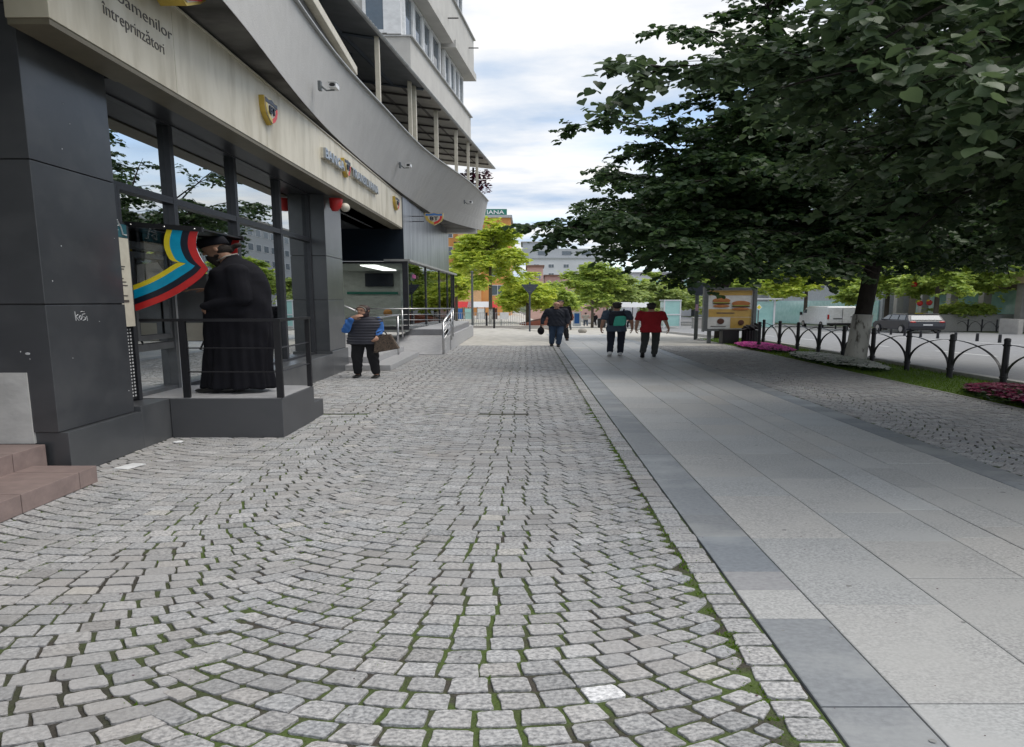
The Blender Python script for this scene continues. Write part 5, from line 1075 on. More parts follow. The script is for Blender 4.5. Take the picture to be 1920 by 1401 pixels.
link('clamp', MB().box(.10, 35.92, 2.30, .21, 35.96, 2.35).box(.10, 35.92, 2.60, .21, 35.96, 2.65), 'polem', t)
t = thing('lamp_post', 'slim pale grey lamp post in front of the young maple tree', 'pole', (-2.0, 39, -.08)); link('pole', MB().tube([(-2.0, 39, -.1), (-2.0, 39, 3.7)], [.05, .04], 10), 'polem', t); link('cap', MB().ell((-2.0, 39, 3.72), .06), 'polem', t)
gsp = 'dark square posts at the plaza edge'
for (x, y, h_, lb) in ((-1.14, 37.6, 1.35, 'taller dark square post at the plaza edge'), (-1.45, 38.6, 1.0, 'shorter dark square post left of the taller one')):
    tag(link('square_post', MB().box(x - .035, y - .06, gz(x, y), x + .035, y + .06, gz(x, y) + h_).box(x - .04, y - .065, gz(x, y) + h_, x + .04, y + .065, gz(x, y) + h_ + .03), 'rail'), lb, 'post', gsp)
wl = MB(); wl.box(-3.4, 38.3, -.12, .9, 38.75, .06); wl.box(-3.4, 38.0, -.13, .9, 38.3, -.02); tag(link('low_wall', wl, 'conc'), 'long low grey kerb wall along the far edge of the setts', 'low wall')
t = thing('metal_fence', 'light metal picket fence behind the low wall on the left', 'fence', (-1.2, 41, 0)); pk = MB(); x = -3.4
pk.box(-3.4, 41, .86, .0, 41.04, .90); pk.box(-3.4, 41, .10, .0, 41.04, .14); fo1 = link('rails', pk, 'chrome', t); pk = MB()
while x < 0: pk.box(x, 41.01, -.08, x + .018, 41.03, .9); x += .085
tag(link('pickets', pk, 'chrome', t), None, None, None, 'stuff')
t = thing('notice_board', 'small white notice plate fixed on the picket fence', 'sign', (-.85, 40.9, .5)); link('plate', MB().box(-1.0, 40.95, .42, -.66, 40.98, .92), 'white', t); link('leg', MB().box(-.98, 40.96, -.1, -.95, 40.98, .42), 'polem', t)
for (x, y, r_, lb) in ((2.18, 39.2, .17, 'nearer squat stone ball on the plaza paving'), (1.62, 43.5, .16, 'farther squat stone ball behind the walking men')):
    tag(link('stone_ball', MB().ell((x, y, gz(x, y) + .13), (r_, r_ * 1.7, .19), 24, 14), 'ball', smooth=True), lb, 'stone bollard', 'stone balls on the plaza')
tag(link('sloping_wall', MB().hexa([(-.55, 48, -.6), (1.8, 48, -.9), (1.8, 52, -.9), (-.55, 52, -.6), (-.55, 48, -.35), (1.8, 48, .55), (1.8, 52, .55), (-.55, 52, -.35)]), 'rust'), 'rust red wall rising to the right beyond the give way sign', 'wall')
tag(link('litter_bin', MB().loft([(4.45, 60, -1.2, .22, .3), (4.45, 60, -.2, .25, .33), (4.45, 60, -.1, .2, .28)], 14), 'black'), 'far dark cylindrical litter bin on the plaza', 'litter bin')
t = thing('poster_stand', 'far blue and white poster stand under the plaza trees', 'poster stand', (3.1, 62, -1.1)); link('board', MB().box(2.85, 62, -1.0, 3.35, 62.2, .55), 'white', t); link('picture', MB().box(2.95, 61.97, -.7, 3.25, 62, .4), 'bluesw', t)
t = thing('glass_kiosk', 'teal glass kiosk of the underground lift across the plaza', 'kiosk', (8.6, 60, -1.1))
link('glass_walls', MB().box(8.1, 60, -.9, 9.0, 62, 1.75), 'tealg', t); link('corner_frame', MB().box(8.05, 59.95, -1.1, 8.12, 60.02, 1.85).box(8.98, 59.95, -1.1, 9.05, 60.02, 1.85).box(8.05, 59.94, .25, 9.05, 60.0, .38).box(8.03, 59.9, 1.76, 9.07, 62.1, 1.88), 'bldw', t)
t = thing('stone_planter', 'far concrete planter beside the teal kiosk', 'planter', (9.9, 58, -1)); link('tub', MB().box(9.5, 58, -1.1, 10.3, 58.8, .0), 'conc', t); link('rim', MB().box(9.45, 57.95, 0, 10.35, 58.85, .08), 'kerb', t)
gcan = 'market parasols and canopies on the plaza'
for (x, y, w_, m_, lb) in ((6.4, 72, 1.1, 'rust', 'rust coloured canopy far behind the young men'), (7.1, 70, 1.3, 'bldw', 'white canopy far behind the young men'), (-4.0, 62, .9, 'red', 'bright red awning at the left below the orange building'), (-2.7, 62, .75, 'bldw', 'white stall roof between the two red awnings'), (-1.6, 61, .35, 'red', 'short red awning right of the white stall')):
    t = thing('market_canopy', lb, 'canopy', (x, y, gz(x, y)), gcan); z = gz(x, y) + (2.3 if x > 0 else 1.25)
    link('roof', MB().hexa([(x - w_, y - 1, z), (x + w_, y - 1, z), (x + w_, y + 1, z), (x - w_, y + 1, z), (x - w_ * .9, y - .6, z + .62), (x + w_ * .9, y - .6, z + .62), (x + w_ * .9, y + .6, z + .62), (x - w_ * .9, y + .6, z + .62)]), m_, t)
    for sx_ in (-1, 1): link('leg', MB().box(x + sx_ * w_ * .9 - .03, y - .9, gz(x, y) - .3, x + sx_ * w_ * .9 + .03, y - .84, z), 'polem', t)
gst = 'goods in the stalls'
for (x, y, m_, lb) in ((-3.9, 60.6, 'bluel', 'blue goods rack under the red awning'), (-4.35, 60.5, 'red', 'red goods rack at the left under the red awning'), (-3.35, 60.7, 'tealg', 'pale teal goods rack under the awning'), (-2.6, 60.5, 'white', 'white counter under the white stall roof'), (-1.9, 60.6, 'rust', 'brown goods rack near the short red awning')):
    t = thing('goods_rack', lb, 'rack', (x, y, -.2), gst); link('shelf', MB().box(x - .22, y, -.3, x + .2, y + .4, .95), m_, t); link('frame', MB().box(x - .24, y - .03, -.3, x - .21, y + .4, 1.1).box(x + .21, y - .03, -.3, x + .24, y + .4, 1.1), 'polem', t)

# ================================================================== vehicles
def wheel(par, x, y, z, r_):
    w_ = link('wheel', MB().tube([(x - .055, y, z), (x + .055, y, z)], r_, 22), 'tyre', par); link('rim', MB().tube([(x - .060, y, z), (x + .060, y, z)], r_ * .66, 18), 'rim', w_); return w_
def body_prof(prof, x0, x1, taper):
    # prof: list of (y, z) outline; sides lean in above the belt
    m_ = MB(); n = len(prof); rings = []
    for (sx_, w_) in ((0, 0), (.04, 1), (.96, 1), (1, 0)):
        rings.append([(x0 + (x1 - x0) * sx_ + (taper(z) * (1 if sx_ < .5 else -1)), y, z) for (y, z) in prof])
    # shrink the outer rings a little to round the sides
    cy = sum(p[0] for p in prof) / n; cz = sum(p[1] for p in prof) / n
    rings[0] = [(p[0], cy + (p[1] - cy) * .985, cz + (p[2] - cz) * .95) for p in rings[0]]; rings[3] = [(p[0], cy + (p[1] - cy) * .985, cz + (p[2] - cz) * .95) for p in rings[3]]
    vs = [p for r in rings for p in r]
    fs = [(i * n + k, i * n + (k + 1) % n, (i + 1) * n + (k + 1) % n, (i + 1) * n + k) for i in range(3) for k in range(n)] + [tuple(range(n))[::-1], tuple(range(3 * n, 4 * n))]
    return m_.add(vs, fs)
cz_ = gz(16.5, 44); t = thing('estate_car', 'dark blue grey estate car seen from the rear left on the road', 'car', (16.95, 45.5, cz_)); c0, c1 = 16.15, 17.72; yr = 43.3
pr_ = [(yr + .05, .32), (yr, .55), (yr + .02, .92), (yr + .10, 1.0), (yr + 1.2, 1.02), (yr + 3.2, .98), (yr + 4.3, .84), (yr + 4.62, .62), (yr + 4.6, .30), (yr + 4.4, .24), (yr + .3, .24)]
link('body', body_prof([(a, b + cz_) for a, b in pr_], c0, c1, lambda z: 0), 'carp', t, bev=.04, smooth=False)
rf_ = [(yr + .16, .98), (yr + .45, 1.40), (yr + .75, 1.46), (yr + 2.2, 1.47), (yr + 2.6, 1.41), (yr + 3.55, .98)]
cab = link('roof', body_prof([(a, b + cz_) for a, b in rf_], c0 + .02, c1 - .02, lambda z: max(0, z - cz_ - .98) * .16), 'carp', t, bev=.03)
def tp(z): return max(0, z - .98) * .16
sg_ = MB()
for (a, b, c_, d_) in ((.55, 1.30, .62, 1.25), (1.42, 2.35, 1.42, 2.25), (2.47, 3.30, 2.37, 2.72)):
    sg_.hexa([(c0 - .0 + tp(1.03), yr + a, 1.03 + cz_), (c0 + .03 + tp(1.03), yr + a, 1.03 + cz_), (c0 + .03 + tp(1.03), yr + b, 1.03 + cz_), (c0 + tp(1.03), yr + b, 1.03 + cz_), (c0 + .0 + tp(1.38), yr + c_, 1.38 + cz_), (c0 + .03 + tp(1.38), yr + c_, 1.38 + cz_), (c0 + .03 + tp(1.38), yr + d_, 1.38 + cz_), (c0 + tp(1.38), yr + d_, 1.38 + cz_)])
link('side_window', sg_, 'glass3', t)
link('rear_window', MB().hexa([(c0 + .14, yr + .155, 1.04 + cz_), (c1 - .14, yr + .155, 1.04 + cz_), (c1 - .14, yr + .22, 1.04 + cz_), (c0 + .14, yr + .22, 1.04 + cz_), (c0 + .20, yr + .385, 1.36 + cz_), (c1 - .20, yr + .385, 1.36 + cz_), (c1 - .20, yr + .45, 1.36 + cz_), (c0 + .20, yr + .45, 1.36 + cz_)]), 'win', t)
for x in (c0 + .17, c1 - .17): link('tail_lamp', MB().ell((x, yr + .05, .88 + cz_), (.14, .10, .07), 14, 8), 'lampr', t, smooth=True)
link('number_plate', MB().box(16.75, yr - .02, .62 + cz_, 17.15, yr + .03, .70 + cz_), 'plate', t); link('bumper_trim', MB().box(c0 + .1, yr - .015, .30 + cz_, c1 - .1, yr + .06, .42 + cz_), 'black', t)
link('roof_rail', MB().tube([(c0 + .11, yr + .6, 1.49 + cz_), (c0 + .11, yr + 2.3, 1.50 + cz_)], .02, 5).tube([(c1 - .11, yr + .6, 1.49 + cz_), (c1 - .11, yr + 2.3, 1.50 + cz_)], .02, 5), 'chrome', t); link('mirror', MB().ell((c0 - .06, yr + 3.1, 1.0 + cz_), (.06, .09, .07)), 'carp', t, smooth=True)
for x in (c0 + .02, c1 - .02):
    for y in (yr + .85, yr + 3.75): wheel(t, x, y, .31 + cz_, .33)
vz = gz(18, 62); t = thing('delivery_van', 'white delivery van seen from behind, partly hidden by the whitewashed trunk', 'van', (18.5, 63, vz)); y0 = 60.2; v0, v1 = 17.6, 19.45
link('body', body_prof([(y0 + .02, .35 + vz), (y0, .8 + vz), (y0 + .05, 2.2 + vz), (y0 + .18, 2.32 + vz), (y0 + 4.2, 2.32 + vz), (y0 + 4.7, 2.15 + vz), (y0 + 5.4, 1.45 + vz), (y0 + 6.0, 1.15 + vz), (y0 + 6.1, .4 + vz), (y0 + 5.9, .3 + vz), (y0 + .2, .3 + vz)], v0, v1, lambda z: max(0, z - vz - 1.2) * .05), 'vanp', t, bev=.05)
link('door_seam', MB().box((v0 + v1) / 2 - .008, y0 - .012, .5 + vz, (v0 + v1) / 2 + .008, y0 + .02, 2.1 + vz), 'ink', t); link('bumper', MB().box(v0 + .05, y0 - .08, .30 + vz, v1 - .05, y0 + .05, .55 + vz), 'black', t, bev=.02)
link('door_handle', MB().box(18.0, y0 - .03, .98 + vz, 18.5, y0 + .02, 1.06 + vz).box(19.0, y0 - .03, 1.2 + vz, 19.2, y0 + .02, 1.25 + vz), 'black', t)
for x in (v0 + .10, v1 - .10): link('tail_lamp', MB().box(x - .05, y0 - .02, .95 + vz, x + .05, y0 + .03, 1.45 + vz), 'lampr', t)
link('side_window', MB().hexa([(v0 - .01 + .02, y0 + 4.35, 1.3 + vz), (v0 + .03, y0 + 4.35, 1.3 + vz), (v0 + .03, y0 + 5.35, 1.3 + vz), (v0 + .01, y0 + 5.35, 1.3 + vz), (v0 + .03, y0 + 4.35, 1.95 + vz), (v0 + .06, y0 + 4.35, 1.95 + vz), (v0 + .06, y0 + 4.75, 1.95 + vz), (v0 + .03, y0 + 4.75, 1.95 + vz)]), 'win', t); link('mirror', MB().box(v0 - .16, y0 + 5.2, 1.3 + vz, v0 - .03, y0 + 5.35, 1.65 + vz), 'black', t)
for x in (v0 + .04, v1 - .04):
    for y in (y0 + 1.1, y0 + 5.0): wheel(t, x, y, .33 + vz, .35)

# ================================================================== buildings beyond the plaza
def building(name, label, x0, y0, x1, y1, zb, zt, wm, rows, cols, side_cols, wz, roofm='bldg', base=None, face='both', winm='win', ww=.55, wh=.5, side=-1, sill=True):
    t = thing(name, label, 'building', ((x0 + x1) / 2, (y0 + y1) / 2, zb))
    link('wall', MB().box(x0, y0, zb, x1, y1, zt), wm, t); link('roof', MB().box(x0 - .15, y0 - .3, zt, x1 + .15, y1 + .3, zt + .35), roofm, t)
    hgt = (zt - wz) / rows
    for r_ in range(rows):
        for c_ in range(cols):
            cx = x0 + (x1 - x0) * (c_ + .5) / cols; w_ = (x1 - x0) / cols * ww / 2; z = wz + hgt * r_
            o = link('window', MB().box(cx - w_ - .05, y0 - .06, z - .06, cx + w_ + .05, y0 - .002, z + hgt * wh + .06), 'white', t); link('pane', MB().box(cx - w_, y0 - .075, z, cx - .02, y0 - .055, z + hgt * wh).box(cx + .02, y0 - .075, z, cx + w_, y0 - .055, z + hgt * wh), winm, o)
        for c_ in range(side_cols):
            cy = y0 + (y1 - y0) * (c_ + .5) / side_cols; w_ = (y1 - y0) / side_cols * ww / 2; z = wz + hgt * r_; xx = x0 if side < 0 else x1
            o = link('window', MB().box(xx + side * .002, cy - w_ - .1, z - .06, xx + side * .05, cy + w_ + .1, z + hgt * wh + .06), 'white', t); link('pane', MB().box(xx + side * .045, cy - w_, z, xx + side * .06, cy + w_, z + hgt * wh), winm, o)
    return t
ob = building('apartment_building', 'orange and peach apartment block with a green sign board on its roof', -9.0, 80, -1.15, 95, -.4, 13.2, 'orange', 4, 4, 3, 2.6, 'bldg', side=1, ww=.5)
link('bay_wall', MB().box(-5.1, 79.3, 1.5, -3.4, 79.99, 12.6), 'peach', ob)
for z in (3.4, 6.0, 8.9, 11.2):
    o = link('window', MB().box(-4.9, 79.2, z, -3.6, 79.29, z + 1.1), 'white', ob); link('pane', MB().box(-4.75, 79.17, z + .12, -4.3, 79.21, z + .98).box(-4.2, 79.17, z + .12, -3.75, 79.21, z + .98), 'win', o)
o = link('balcony', MB().box(-5.3, 78.3, 7.4, -3.3, 79.28, 8.5), 'rooft', ob); link('balcony_awning', MB().box(-5.35, 78.2, 9.6, -3.25, 79.2, 9.75), 'dark', o)
t = thing('roof_sign', 'green roof sign board reading IANA above the orange block', 'sign board', (-2.6, 80.2, 13.3)); link('board', MB().box(-4.6, 80.1, 13.25, -1.40, 80.3, 14.4), 'green', t)
tm = text_mb('IANA', 1, .05, 'LEFT', .02); wd = max(v[0] for v in tm.v); place_text(tm, (-2.95, 80.06, 13.72), (1, 0, 0), (0, 0, 1), 1.35 / wd, .72); link('lettering', tm, 'white', t)
link('small_print', MB().box(-3.0, 80.05, 13.42, -1.6, 80.09, 13.53), 'plate', t)
t = building('office_building', 'white modern office building with stepped grey upper floors, far ahead', .6, 180, 13.5, 205, -2, 15.0, 'bldw', 4, 5, 3, 4.0, 'bldg', side=-1, ww=.34, wh=.36)
link('upper_storey', MB().box(-.6, 182, 15.35, 14, 205, 18.3), 'bldg', t); link('penthouse', MB().box(-.5, 186, 18.3, 6.0, 203, 20.6), 'bldg', t); link('glass_storey', MB().box(1.2, 179.6, 8.3, 10.5, 179.98, 9.4), 'bldg', t); link('penthouse_roof', MB().box(-.8, 185.7, 20.6, 6.2, 203, 20.9), 'conc', t)
uw = MB()
for x in (2.2, 6.4, 9.8): uw.box(x, 181.9, 16.3, x + 1.6, 181.98, 17.5)
link('strip_window', uw, 'win', t)
building('old_building', 'long pinkish old building with peeling walls and a brown roof', 0.2, 112, 1.9, 126, -2, 8.4, 'pink', 3, 2, 4, 1.5, 'rooft', side=1, ww=.4)
building('old_building', 'lower pinkish old block right of the long one, half hidden by trees', 2.3, 122, 9.6, 136, -2, 7.0, 'pink', 3, 8, 0, 1.0, 'rooft', ww=.36)
# across the road
t = building('street_building', 'brown and beige building with a projecting upper floor across the road', 24.5, 38, 34, 66, -1.5, 12.5, 'brownb', 3, 0, 9, 4.2, 'bldg', side=-1, ww=.6)
link('projecting_floor', MB().box(22.8, 38.5, 3.2, 24.45, 65, 4.6), 'beige', t); link('shop_glass', MB().box(24.40, 39, -.9, 24.47, 64.5, 2.7), 'tealg', t)
for y in (40, 44, 48, 52, 56, 60, 64): link('column', MB().box(22.9, y - .3, -1.2, 23.3, y + .3, 3.18), 'conc', t)
t = building('street_building', 'grey building with red lettering across the road, seen reflected in the bank windows', 23.5, 68, 34, 100, -2, 13, 'bldg', 4, 3, 10, 3.5, 'bldg', side=-1, ww=.7, wh=.4)
link('teal_shopfront', MB().box(23.40, 68.5, -1.9, 23.47, 99, 1.8), 'tealg', t)
link('red_letter_strip', MB().box(23.3, 76, 10.6, 23.4, 77.5, 12.2).box(23.3, 78, 10.6, 23.4, 79, 12.2).box(23.3, 80, 10.6, 23.4, 82, 11.2).box(23.3, 83, 10.6, 23.4, 84.4, 12.2).box(23.3, 85.2, 10.6, 23.4, 86.8, 12.2), 'red', t)
building('street_building', 'tall pale grey block farthest along the road', 23.2, 104, 36, 150, -2, 17, 'bldg', 5, 4, 14, 3, 'conc', side=-1, ww=.6, wh=.45)
building('street_building', 'pale building with teal glass shopfront closing the road behind the van', 14.6, 140, 22.5, 160, -2.5, 8.5, 'bldw', 2, 6, 0, 2.4, 'bldg', ww=.7, winm='tealg')
t = thing('bus_shelter', 'teal glass shelter with grey posts behind the poster display', 'shelter', (14.4, 62, -1.2)); link('glass', MB().box(13.6, 62, -1.1, 14.9, 62.1, 1.7), 'tealg', t); link('post', MB().box(13.5, 61.9, -1.2, 13.6, 62.2, 2.0).box(14.9, 61.9, -1.2, 15.0, 62.2, 2.0).box(13.4, 61.6, 1.9, 15.3, 62.4, 2.05), 'bldw', t)
t = thing('road_sign', 'small yellow diamond road sign behind the poster display', 'road sign', (12.2, 54, -1)); link('pole', MB().tube([(12.2, 54, -1.1), (12.2, 54, 1.0)], .04, 6), 'polem', t); link('plate', MB().prism([(0, -.3), (.17, 0), (0, .3), (-.17, 0)], (12.2, 53.93, 1.15), (1, 0, 0), (0, 0, 1), (0, -.02, 0)), 'white', t); link('yellow_centre', MB().prism([(0, -.2), (.11, 0), (0, .2), (-.11, 0)], (12.2, 53.90, 1.15), (1, 0, 0), (0, 0, 1), (0, -.02, 0)), 'yellow', t)
tag(link('low_wall', MB().box(19.6, 50, -1.1, 24, 52.5, .55), 'kerb'), 'pale stone planter wall across the road at the right edge', 'low wall')
tag(link('low_wall', MB().box(19.9, 41.5, -1.1, 20.1, 43.2, .4), 'conc'), 'short concrete wall end across the road, outside the frame', 'low wall')
t = thing('yellow_notice', 'yellow notice board on a post behind the estate car', 'sign', (18.9, 49.5, -.8)); link('post', MB().box(18.88, 49.5, -1, 18.92, 49.56, .3), 'polem', t); link('board', MB().box(18.7, 49.44, .25, 19.2, 49.5, .72), 'yellow', t)
for (x, y, z, lb) in ((17.8, 47.5, 3.1, 'red and yellow lantern hanging in the tree across the road'), (18.4, 48.2, 1.55, 'small red lantern under the tree crown across the road'), (18.95, 48.5, 1.6, 'red lantern beside the trunks across the road')):
    t = thing('lantern', lb, 'lantern', (x, y, z), 'red lanterns in the trees'); link('red_part', MB().ell((x, y, z), (.13, .2, .24), 12, 8), 'red', t); link('yellow_part', MB().ell((x - .05, y, z + .16), (.07, .12, .12), 10, 6), 'yellow', t); link('cord', MB().tube([(x, y, z + .2), (x, y, z + .9)], .008, 4), 'black', t)
tag(struct('far_wood', MB().ell((60, 420, -5), (120, 60, 22), 40, 12), mat('far_wood', (.10, .14, .07), (.06, .09, .05), scale=.1)), kind='stuff')

# ================================================================== trees
lowcut = lambda P: (P[:, 2] > 1.75)
# big linden with limewashed trunk
def keep1(p): 
    return not (p.x < 1.2 and p.z < 3.2)
tree('linden_tree', 'big dark linden with a whitewashed trunk beside the slab walk', (5.0, 15.5, 0), [(5.0, 15.5, -.05), (5.03, 15.5, .5), (5.08, 15.5, 1.4), (5.15, 15.5, 2.4), (5.22, 15.5, 3.2)], [.17, .145, .13, .125, .12],
     (5.0, 15.8, 5.1), (4.4, 5.3, 4.9), 'lind', .092, 60, 14, 8, 13, 2.15, droop=.22, lime=[(5.0, 15.5, -.04), (5.03, 15.5, .5), (5.078, 15.5, 1.36)], keep=keep1,
     extra=[(.45, 14, 3.5), (.6, 13.6, 3.35), (1.75, 15.5, 5.7), (1.75, 14.5, 4.6), (1.3, 13.2, 3.6), (2.5, 14.6, 7.1), (2.9, 14, 8.4), (2.4, 12.0, 2.6), (3.2, 11.6, 2.4), (3.6, 12, 2.3), (1.8, 12.6, 2.9), (4.6, 11.4, 3.0), (2.6, 17, 2.8), (5.8, 11.6, 3.0), (6.6, 12.2, 3.0), (7.4, 13, 3.1), (8, 15, 3.0), (7.0, 17, 3.0), (2.4, 14.8, 6.7), (2.7, 13.6, 6.2), (2.1, 14.2, 5.5), (3.0, 14.5, 7.9), (1.9, 13.8, 4.9), (2.2, 12.8, 4.4)], low=lambda P: P[:, 2] > np.where((P[:, 0] > 3.8), 2.55, 1.7))
# nearer linden whose trunk is outside the frame
def keep2(p): return (p.x > 1.3 or p.z > 3.9) and (p.z > 2.5 or p.x > 3.2) and not (p.x < 2.6 and p.y < 4.2 and p.z < 3.0)
tree('linden_tree', 'nearer linden whose branches hang into the upper right corner', (5.05, 6.9, 0), [(5.05, 6.9, -.05), (5.06, 6.9, .6), (5.1, 6.9, 1.5), (5.1, 6.9, 2.6), (5.1, 6.9, 3.3)], [.18, .15, .14, .13, .12],
     (5.2, 6.9, 5.3), (3.7, 4.2, 4.2), 'lindn', .080, 46, 12, 8, 11, 2.5, droop=.25, lime=[(5.05, 6.9, -.04), (5.06, 6.9, .6), (5.09, 6.9, 1.4)], keep=keep2,
     low=lambda P: (P[:, 2] > np.where(P[:, 0] > 3.3, 2.12, 2.5)) & ~((P[:, 1] < 3.0)) & ~((P[:, 0] < 1.15) & (P[:, 2] < 3.9)),
     extra=[(.85, 7.0, 4.45), (1.4, 7.2, 4.7), (1.35, 3.9, 3.35), (1.9, 4.0, 3.3), (2.2, 4.2, 3.2), (1.7, 5.2, 4.4), (2.6, 5.4, 3.2), (3.2, 6.4, 2.7), (3.7, 7.4, 2.6), (2.9, 7.8, 3.1), (2.4, 8, 3.7)])
tree('linden_tree', 'linden farther along, its crown behind the whitewashed one and above the poster display', (5.12, 27.0, gz(5.12, 27)), [(5.12, 27.0, -.3), (5.12, 27.0, 1.4), (5.12, 27, 3.4)], [.16, .14, .12], (5.0, 26.6, 6.2), (3.9, 4.6, 3.6), 'lind', .15, 34, 9, 5, 8, 3.5, tmpl=(LSIMP, LSIMPF), droop=.2, low=lambda P: P[:, 2] > 3.0)
tree('linden_tree', 'linden standing behind the viewer, seen in the bank windows', (5.05, -1.6, 0), [(5.05, -1.6, 0), (5.1, -1.6, 1.4), (5.1, -1.6, 3.2)], [.17, .14, .12], (5.0, -1.6, 5.4), (3.9, 4.0, 4.0), 'lind', .14, 22, 8, 4, 7, 2.8, tmpl=(LSIMP, LSIMPF), droop=.2, group=None)
T1 = (LSIMP, LSIMPF)
def yt(label, x, y, h_, cz, r_, rz, lm, leafs, n=(16, 7, 4, 7), zl=.8, lean=0, tr=.09, white=False, grp='smaller trees around the plaza', wide=1.):
    z0 = gz(x, y); return tree('street_tree', label, (x, y, z0), [(x, y, z0 - .1), (x, y, z0 + (cz - z0) * .35), (x + lean, y, z0 + (cz - z0) * .7), (x + lean, y, cz + rz * .3)], [tr, tr * .9, tr * .8, tr * .5],
        (x + lean, y, cz), (r_, r_ * 1.3, rz), lm, leafs, *n, zl, group=grp, bark='bark2', tmpl=T1, droop=.12, twl=.6, lime=[(x, y, z0 - .05), (x, y, z0 + .6), (x, y, z0 + 1.2)] if white else None, wide=wide)
yt('young maple with yellow green leaves in front of the orange building', -1.55, 46, 8.3, 4.7, 1.65, 3.6, 'young', .19, (30, 9, 7, 10), 1.0, white=True)
yt('low bushy bright green tree behind the give way sign', .1, 50, 4, 2.0, 1.25, 1.5, 'young', .19, (26, 9, 7, 10), .15)
yt('low bushy green tree right of the give way sign', 1.3, 52, 4, 1.7, 1.2, 1.7, 'mid', .19, (26, 9, 7, 10), -.2)
yt('tall plaza tree behind the two walking men, left of centre', 3.9, 60, 6.5, 3.2, 1.7, 2.8, 'mid', .21, (28, 9, 7, 10), .2)
yt('round plaza tree right behind the young men', 5.3, 63, 6, 2.4, 1.8, 2.6, 'mid2', .28, (28, 9, 6, 8), .3)
yt('far plaza tree with pale crown left of the teal kiosk', 9.1, 76, 5, 1.9, 2.4, 2.3, 'mid2', .32, (28, 9, 6, 8), .1)
yt('far green tree between the plaza trees and the kiosk', 7.3, 92, 6, 3.2, 3.0, 3.4, 'mid', .32, (22, 8, 6, 8), .2)
yt('wide far tree behind the teal kiosk', 12.2, 98, 6, 3.0, 3.2, 3.6, 'mid', .34, (22, 8, 6, 8), .2)
yt('far tree at the end of the road beside the shelter', 17.2, 96, 6, 3.4, 3.0, 3.6, 'mid2', .34, (20, 8, 6, 8), .4)
yt('far dim tree right of the teal kiosk', 12.6, 84, 5, 1.2, 2.5, 2.2, 'mid2', .34, (16, 8, 5, 7), -.6)
yt('yellow green tree behind the orange block corner', -3.6, 54, 5, 3.0, 1.4, 2.2, 'young', .27, (16, 7, 5, 7), .9)
gt_ = 'trees across the road'
yt('wide tree above the dark car across the road', 19.3, 48.5, 7, 3.6, 3.3, 3.4, 'mid', .22, (40, 10, 7, 10), .9, grp=gt_, tr=.14)
yt('tree between the whitewashed trunk and the dark car', 18.9, 54, 7, 3.6, 2.6, 3.3, 'mid', .30, (34, 10, 6, 8), 1.0, grp=gt_, tr=.14)
yt('bright tree above the white van', 17.9, 66, 7, 4.0, 3.2, 3.4, 'young', .34, (34, 10, 6, 8), 1.0, grp=gt_, tr=.14)
yt('bright tree left of the van behind the poster display', 14.9, 74, 7, 4.2, 3.0, 3.2, 'mid', .34, (28, 9, 6, 8), 1.4, grp=gt_, tr=.14)
yt('tree at the right edge across the road', 23.4, 47, 7, 4.6, 2.0, 2.6, 'mid', .30, (16, 8, 5, 8), 2.2, grp=gt_, tr=.12)
yt('low shrub on the pale planter wall', 21.6, 51, 1.5, .95, 1.4, .5, 'mid', .2, (14, 6, 4, 7), .5, grp=gt_, tr=.04)

# ================================================================== grass, weeds and flowers
def blades(name, pts, hgt, mt='grass', w_=.16):
    n = len(pts); d = rn(n, .45); d[:, 2] = 1; tm = (np.array([[-.5 * w_, 0, 0], [.5 * w_, 0, 0], [.1 * w_, 1, .15]]), [(0, 1, 2)])
    return leaves(name, pts, d, rn(n), hgt, mt, tmpl=tm)
n = 26000; gxx = rng.uniform(4.38, 5.48, n); gyy = 5 + 21 * rng.random(n) ** 1.2; P = np.stack([gxx, gyy, np.full(n, .004)], 1); tag(blades('grass', P, rng.uniform(.03, .075, n), 'grass', .14), 'short mown grass on the strip beside the setts', None, None, 'stuff')
pts = []
for _ in range(620):
    cx = rng.uniform(-2.4, .62); cy = rng.uniform(1.6, 9.5); k = rng.integers(4, 14)
    if rng.random() < .35: cx = .575 + rng.normal(0, .006)
    elif rng.random() < .4: cx = rng.choice([-.86, -.145 + .71, -2.28]) + rng.normal(0, .03)
    for _ in range(k): pts.append((cx + rng.normal(0, .016), cy + rng.normal(0, .018), -.012))
for _ in range(60):
    cx = rng.choice([-1.66, -2.3, -1.62]) + rng.normal(0, .05); cy = rng.uniform(6.0, 8.8)
    for _ in range(12): pts.append((cx + rng.normal(0, .03), cy + rng.normal(0, .04), -.010))
P = np.array(pts); tag(blades('weeds', P, rng.uniform(.008, .024, len(P)), 'grass', .35), 'small weeds and moss in the joints of the setts', None, None, 'stuff')
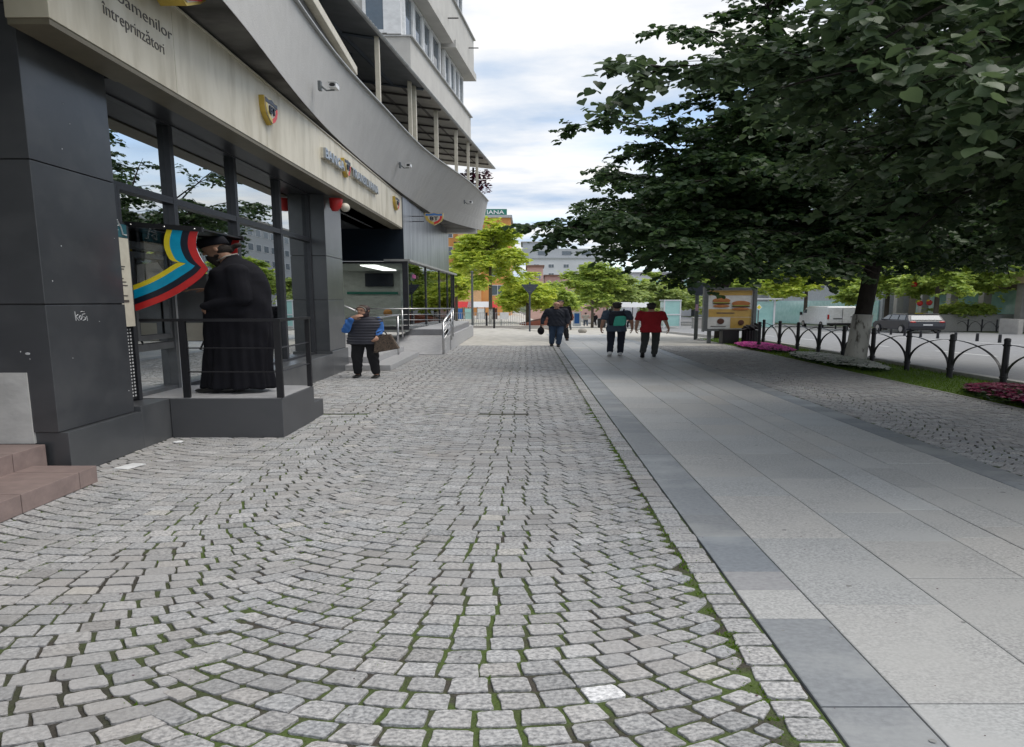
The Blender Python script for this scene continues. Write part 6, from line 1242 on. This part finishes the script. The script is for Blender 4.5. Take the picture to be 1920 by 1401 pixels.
def bed(name, label, x0, x1, y0, y1, hgt, fm, nl, nf, fsz):
    cx, cy = (x0 + x1) / 2, (y0 + y1) / 2
    def pick(n_, zlo, zhi):
        a = rng.uniform(0, 6.283, n_); r_ = rng.random(n_) ** .5; return np.stack([cx + (x1 - x0) / 2 * r_ * np.cos(a), cy + (y1 - y0) / 2 * r_ * np.sin(a), .01 + hgt * (1 - .5 * r_ ** 3) * rng.uniform(zlo, zhi, n_)], 1)
    t = thing(name, label, 'flower bed', (cx, cy, 0), 'flower beds on the verge'); P = pick(nl, .1, .85); d = rn(nl); d[:, 2] = np.abs(d[:, 2]) * .6; leaves('foliage', P, d, np.array([0, 0, 1.]) + rn(nl, .4), .06, 'herb', t, tmpl=T1)
    P = pick(nf, .8, 1.05); PP = []; DD = []; UU = []
    up = np.array([0, -.35, 1.]) + rn(nf, .3)
    for k in range(5):
        a = 2 * math.pi * k / 5 + .3; d = np.stack([np.full(nf, math.cos(a)), np.full(nf, math.sin(a)), np.full(nf, .12)], 1) + rn(nf, .1); PP.append(P); DD.append(d); UU.append(up)
    tn = np.tile(rng.random(nf), 5)
    o = leaves('blossoms', np.concatenate(PP), np.concatenate(DD), np.concatenate(UU), fsz, fm, t, tmpl=(np.array([[0, 0, 0], [.42, .55, .1], [0, 1, .02], [-.42, .55, .1]]), LSIMPF), tone=tn); return t
bed('flower_bed', 'bed of crimson and pink petunias at the right edge', 4.36, 5.45, 7.4, 10.9, .22, 'crimf', 2600, 700, .055)
t = bed('flower_bed', 'pink petunias spilling in front of the crimson ones', 4.38, 5.0, 7.2, 9.6, .20, 'pinkf', 1200, 420, .06)
bed('flower_bed', 'bed of white flowers around the foot of the whitewashed trunk', 4.38, 5.05, 13.4, 17.8, .20, 'whitef', 2000, 760, .052)
bed('flower_bed', 'bed of pink petunias by the slatted bin', 4.36, 5.1, 18.4, 22.3, .18, 'pinkf', 1600, 640, .055)
n = 900; P = np.stack([rng.uniform(-2.4, 4.2, n), rng.uniform(1.3, 14, n), np.full(n, .004)], 1); d = rn(n); d[:, 2] = 0
tag(leaves('fallen_bits', P, d, np.array([0, 0, 1.]) + rn(n, .1), rng.uniform(.004, .011, n), 'purple', tmpl=T1), 'tiny scattered brown leaf bits on the paving', None, None, 'stuff')

def split_loose(o):
    me = o.data; n = len(me.vertices); par = list(range(n))
    def find(a):
        while par[a] != a: par[a] = par[par[a]]; a = par[a]
        return a
    for e in me.edges:
        a, b = find(e.vertices[0]), find(e.vertices[1])
        if a != b: par[a] = b
    groups = {}
    for p_ in me.polygons: groups.setdefault(find(p_.vertices[0]), []).append(tuple(p_.vertices))
    if len(groups) < 2: return
    co = [tuple(v.co) for v in me.vertices]; sm_ = me.polygons[0].use_smooth
    for k, fs_ in list(groups.items())[1:]:
        ids = sorted({i for f_ in fs_ for i in f_}); mp_ = {i: j for j, i in enumerate(ids)}
        m2 = bpy.data.meshes.new(me.name); m2.from_pydata([co[i] for i in ids], [], [tuple(mp_[i] for i in f_) for f_ in fs_]); m2.materials.append(me.materials[0]); m2.polygons.foreach_set('use_smooth', [sm_] * len(m2.polygons))
        c = bpy.data.objects.new(o.name.split('.')[0], m2); S.collection.objects.link(c); c.parent = o.parent
    fs_ = list(groups.values())[0]; ids = sorted({i for f_ in fs_ for i in f_}); mp_ = {i: j for j, i in enumerate(ids)}
    m2 = bpy.data.meshes.new(me.name); m2.from_pydata([co[i] for i in ids], [], [tuple(mp_[i] for i in f_) for f_ in fs_]); m2.materials.append(me.materials[0]); m2.polygons.foreach_set('use_smooth', [sm_] * len(m2.polygons)); o.data = m2
for o in list(S.objects):
    if o.type == 'MESH' and o.name.split('.')[0] in ('sleeve', 'bay_frame', 'door_handle', 'leg', 'eye', 'rear_bar', 'side_window', 'added_glow_panel', 'wall_bracket', 'column', 'overhang', 'arm', 'roof_rail', 'logo_patch', 'text_strip', 'twig', 'inner_frame', 'paper_notice', 'strip_window', 'sill', 'post', 'entrance_recess', 'banner_mark'):
        split_loose(o)
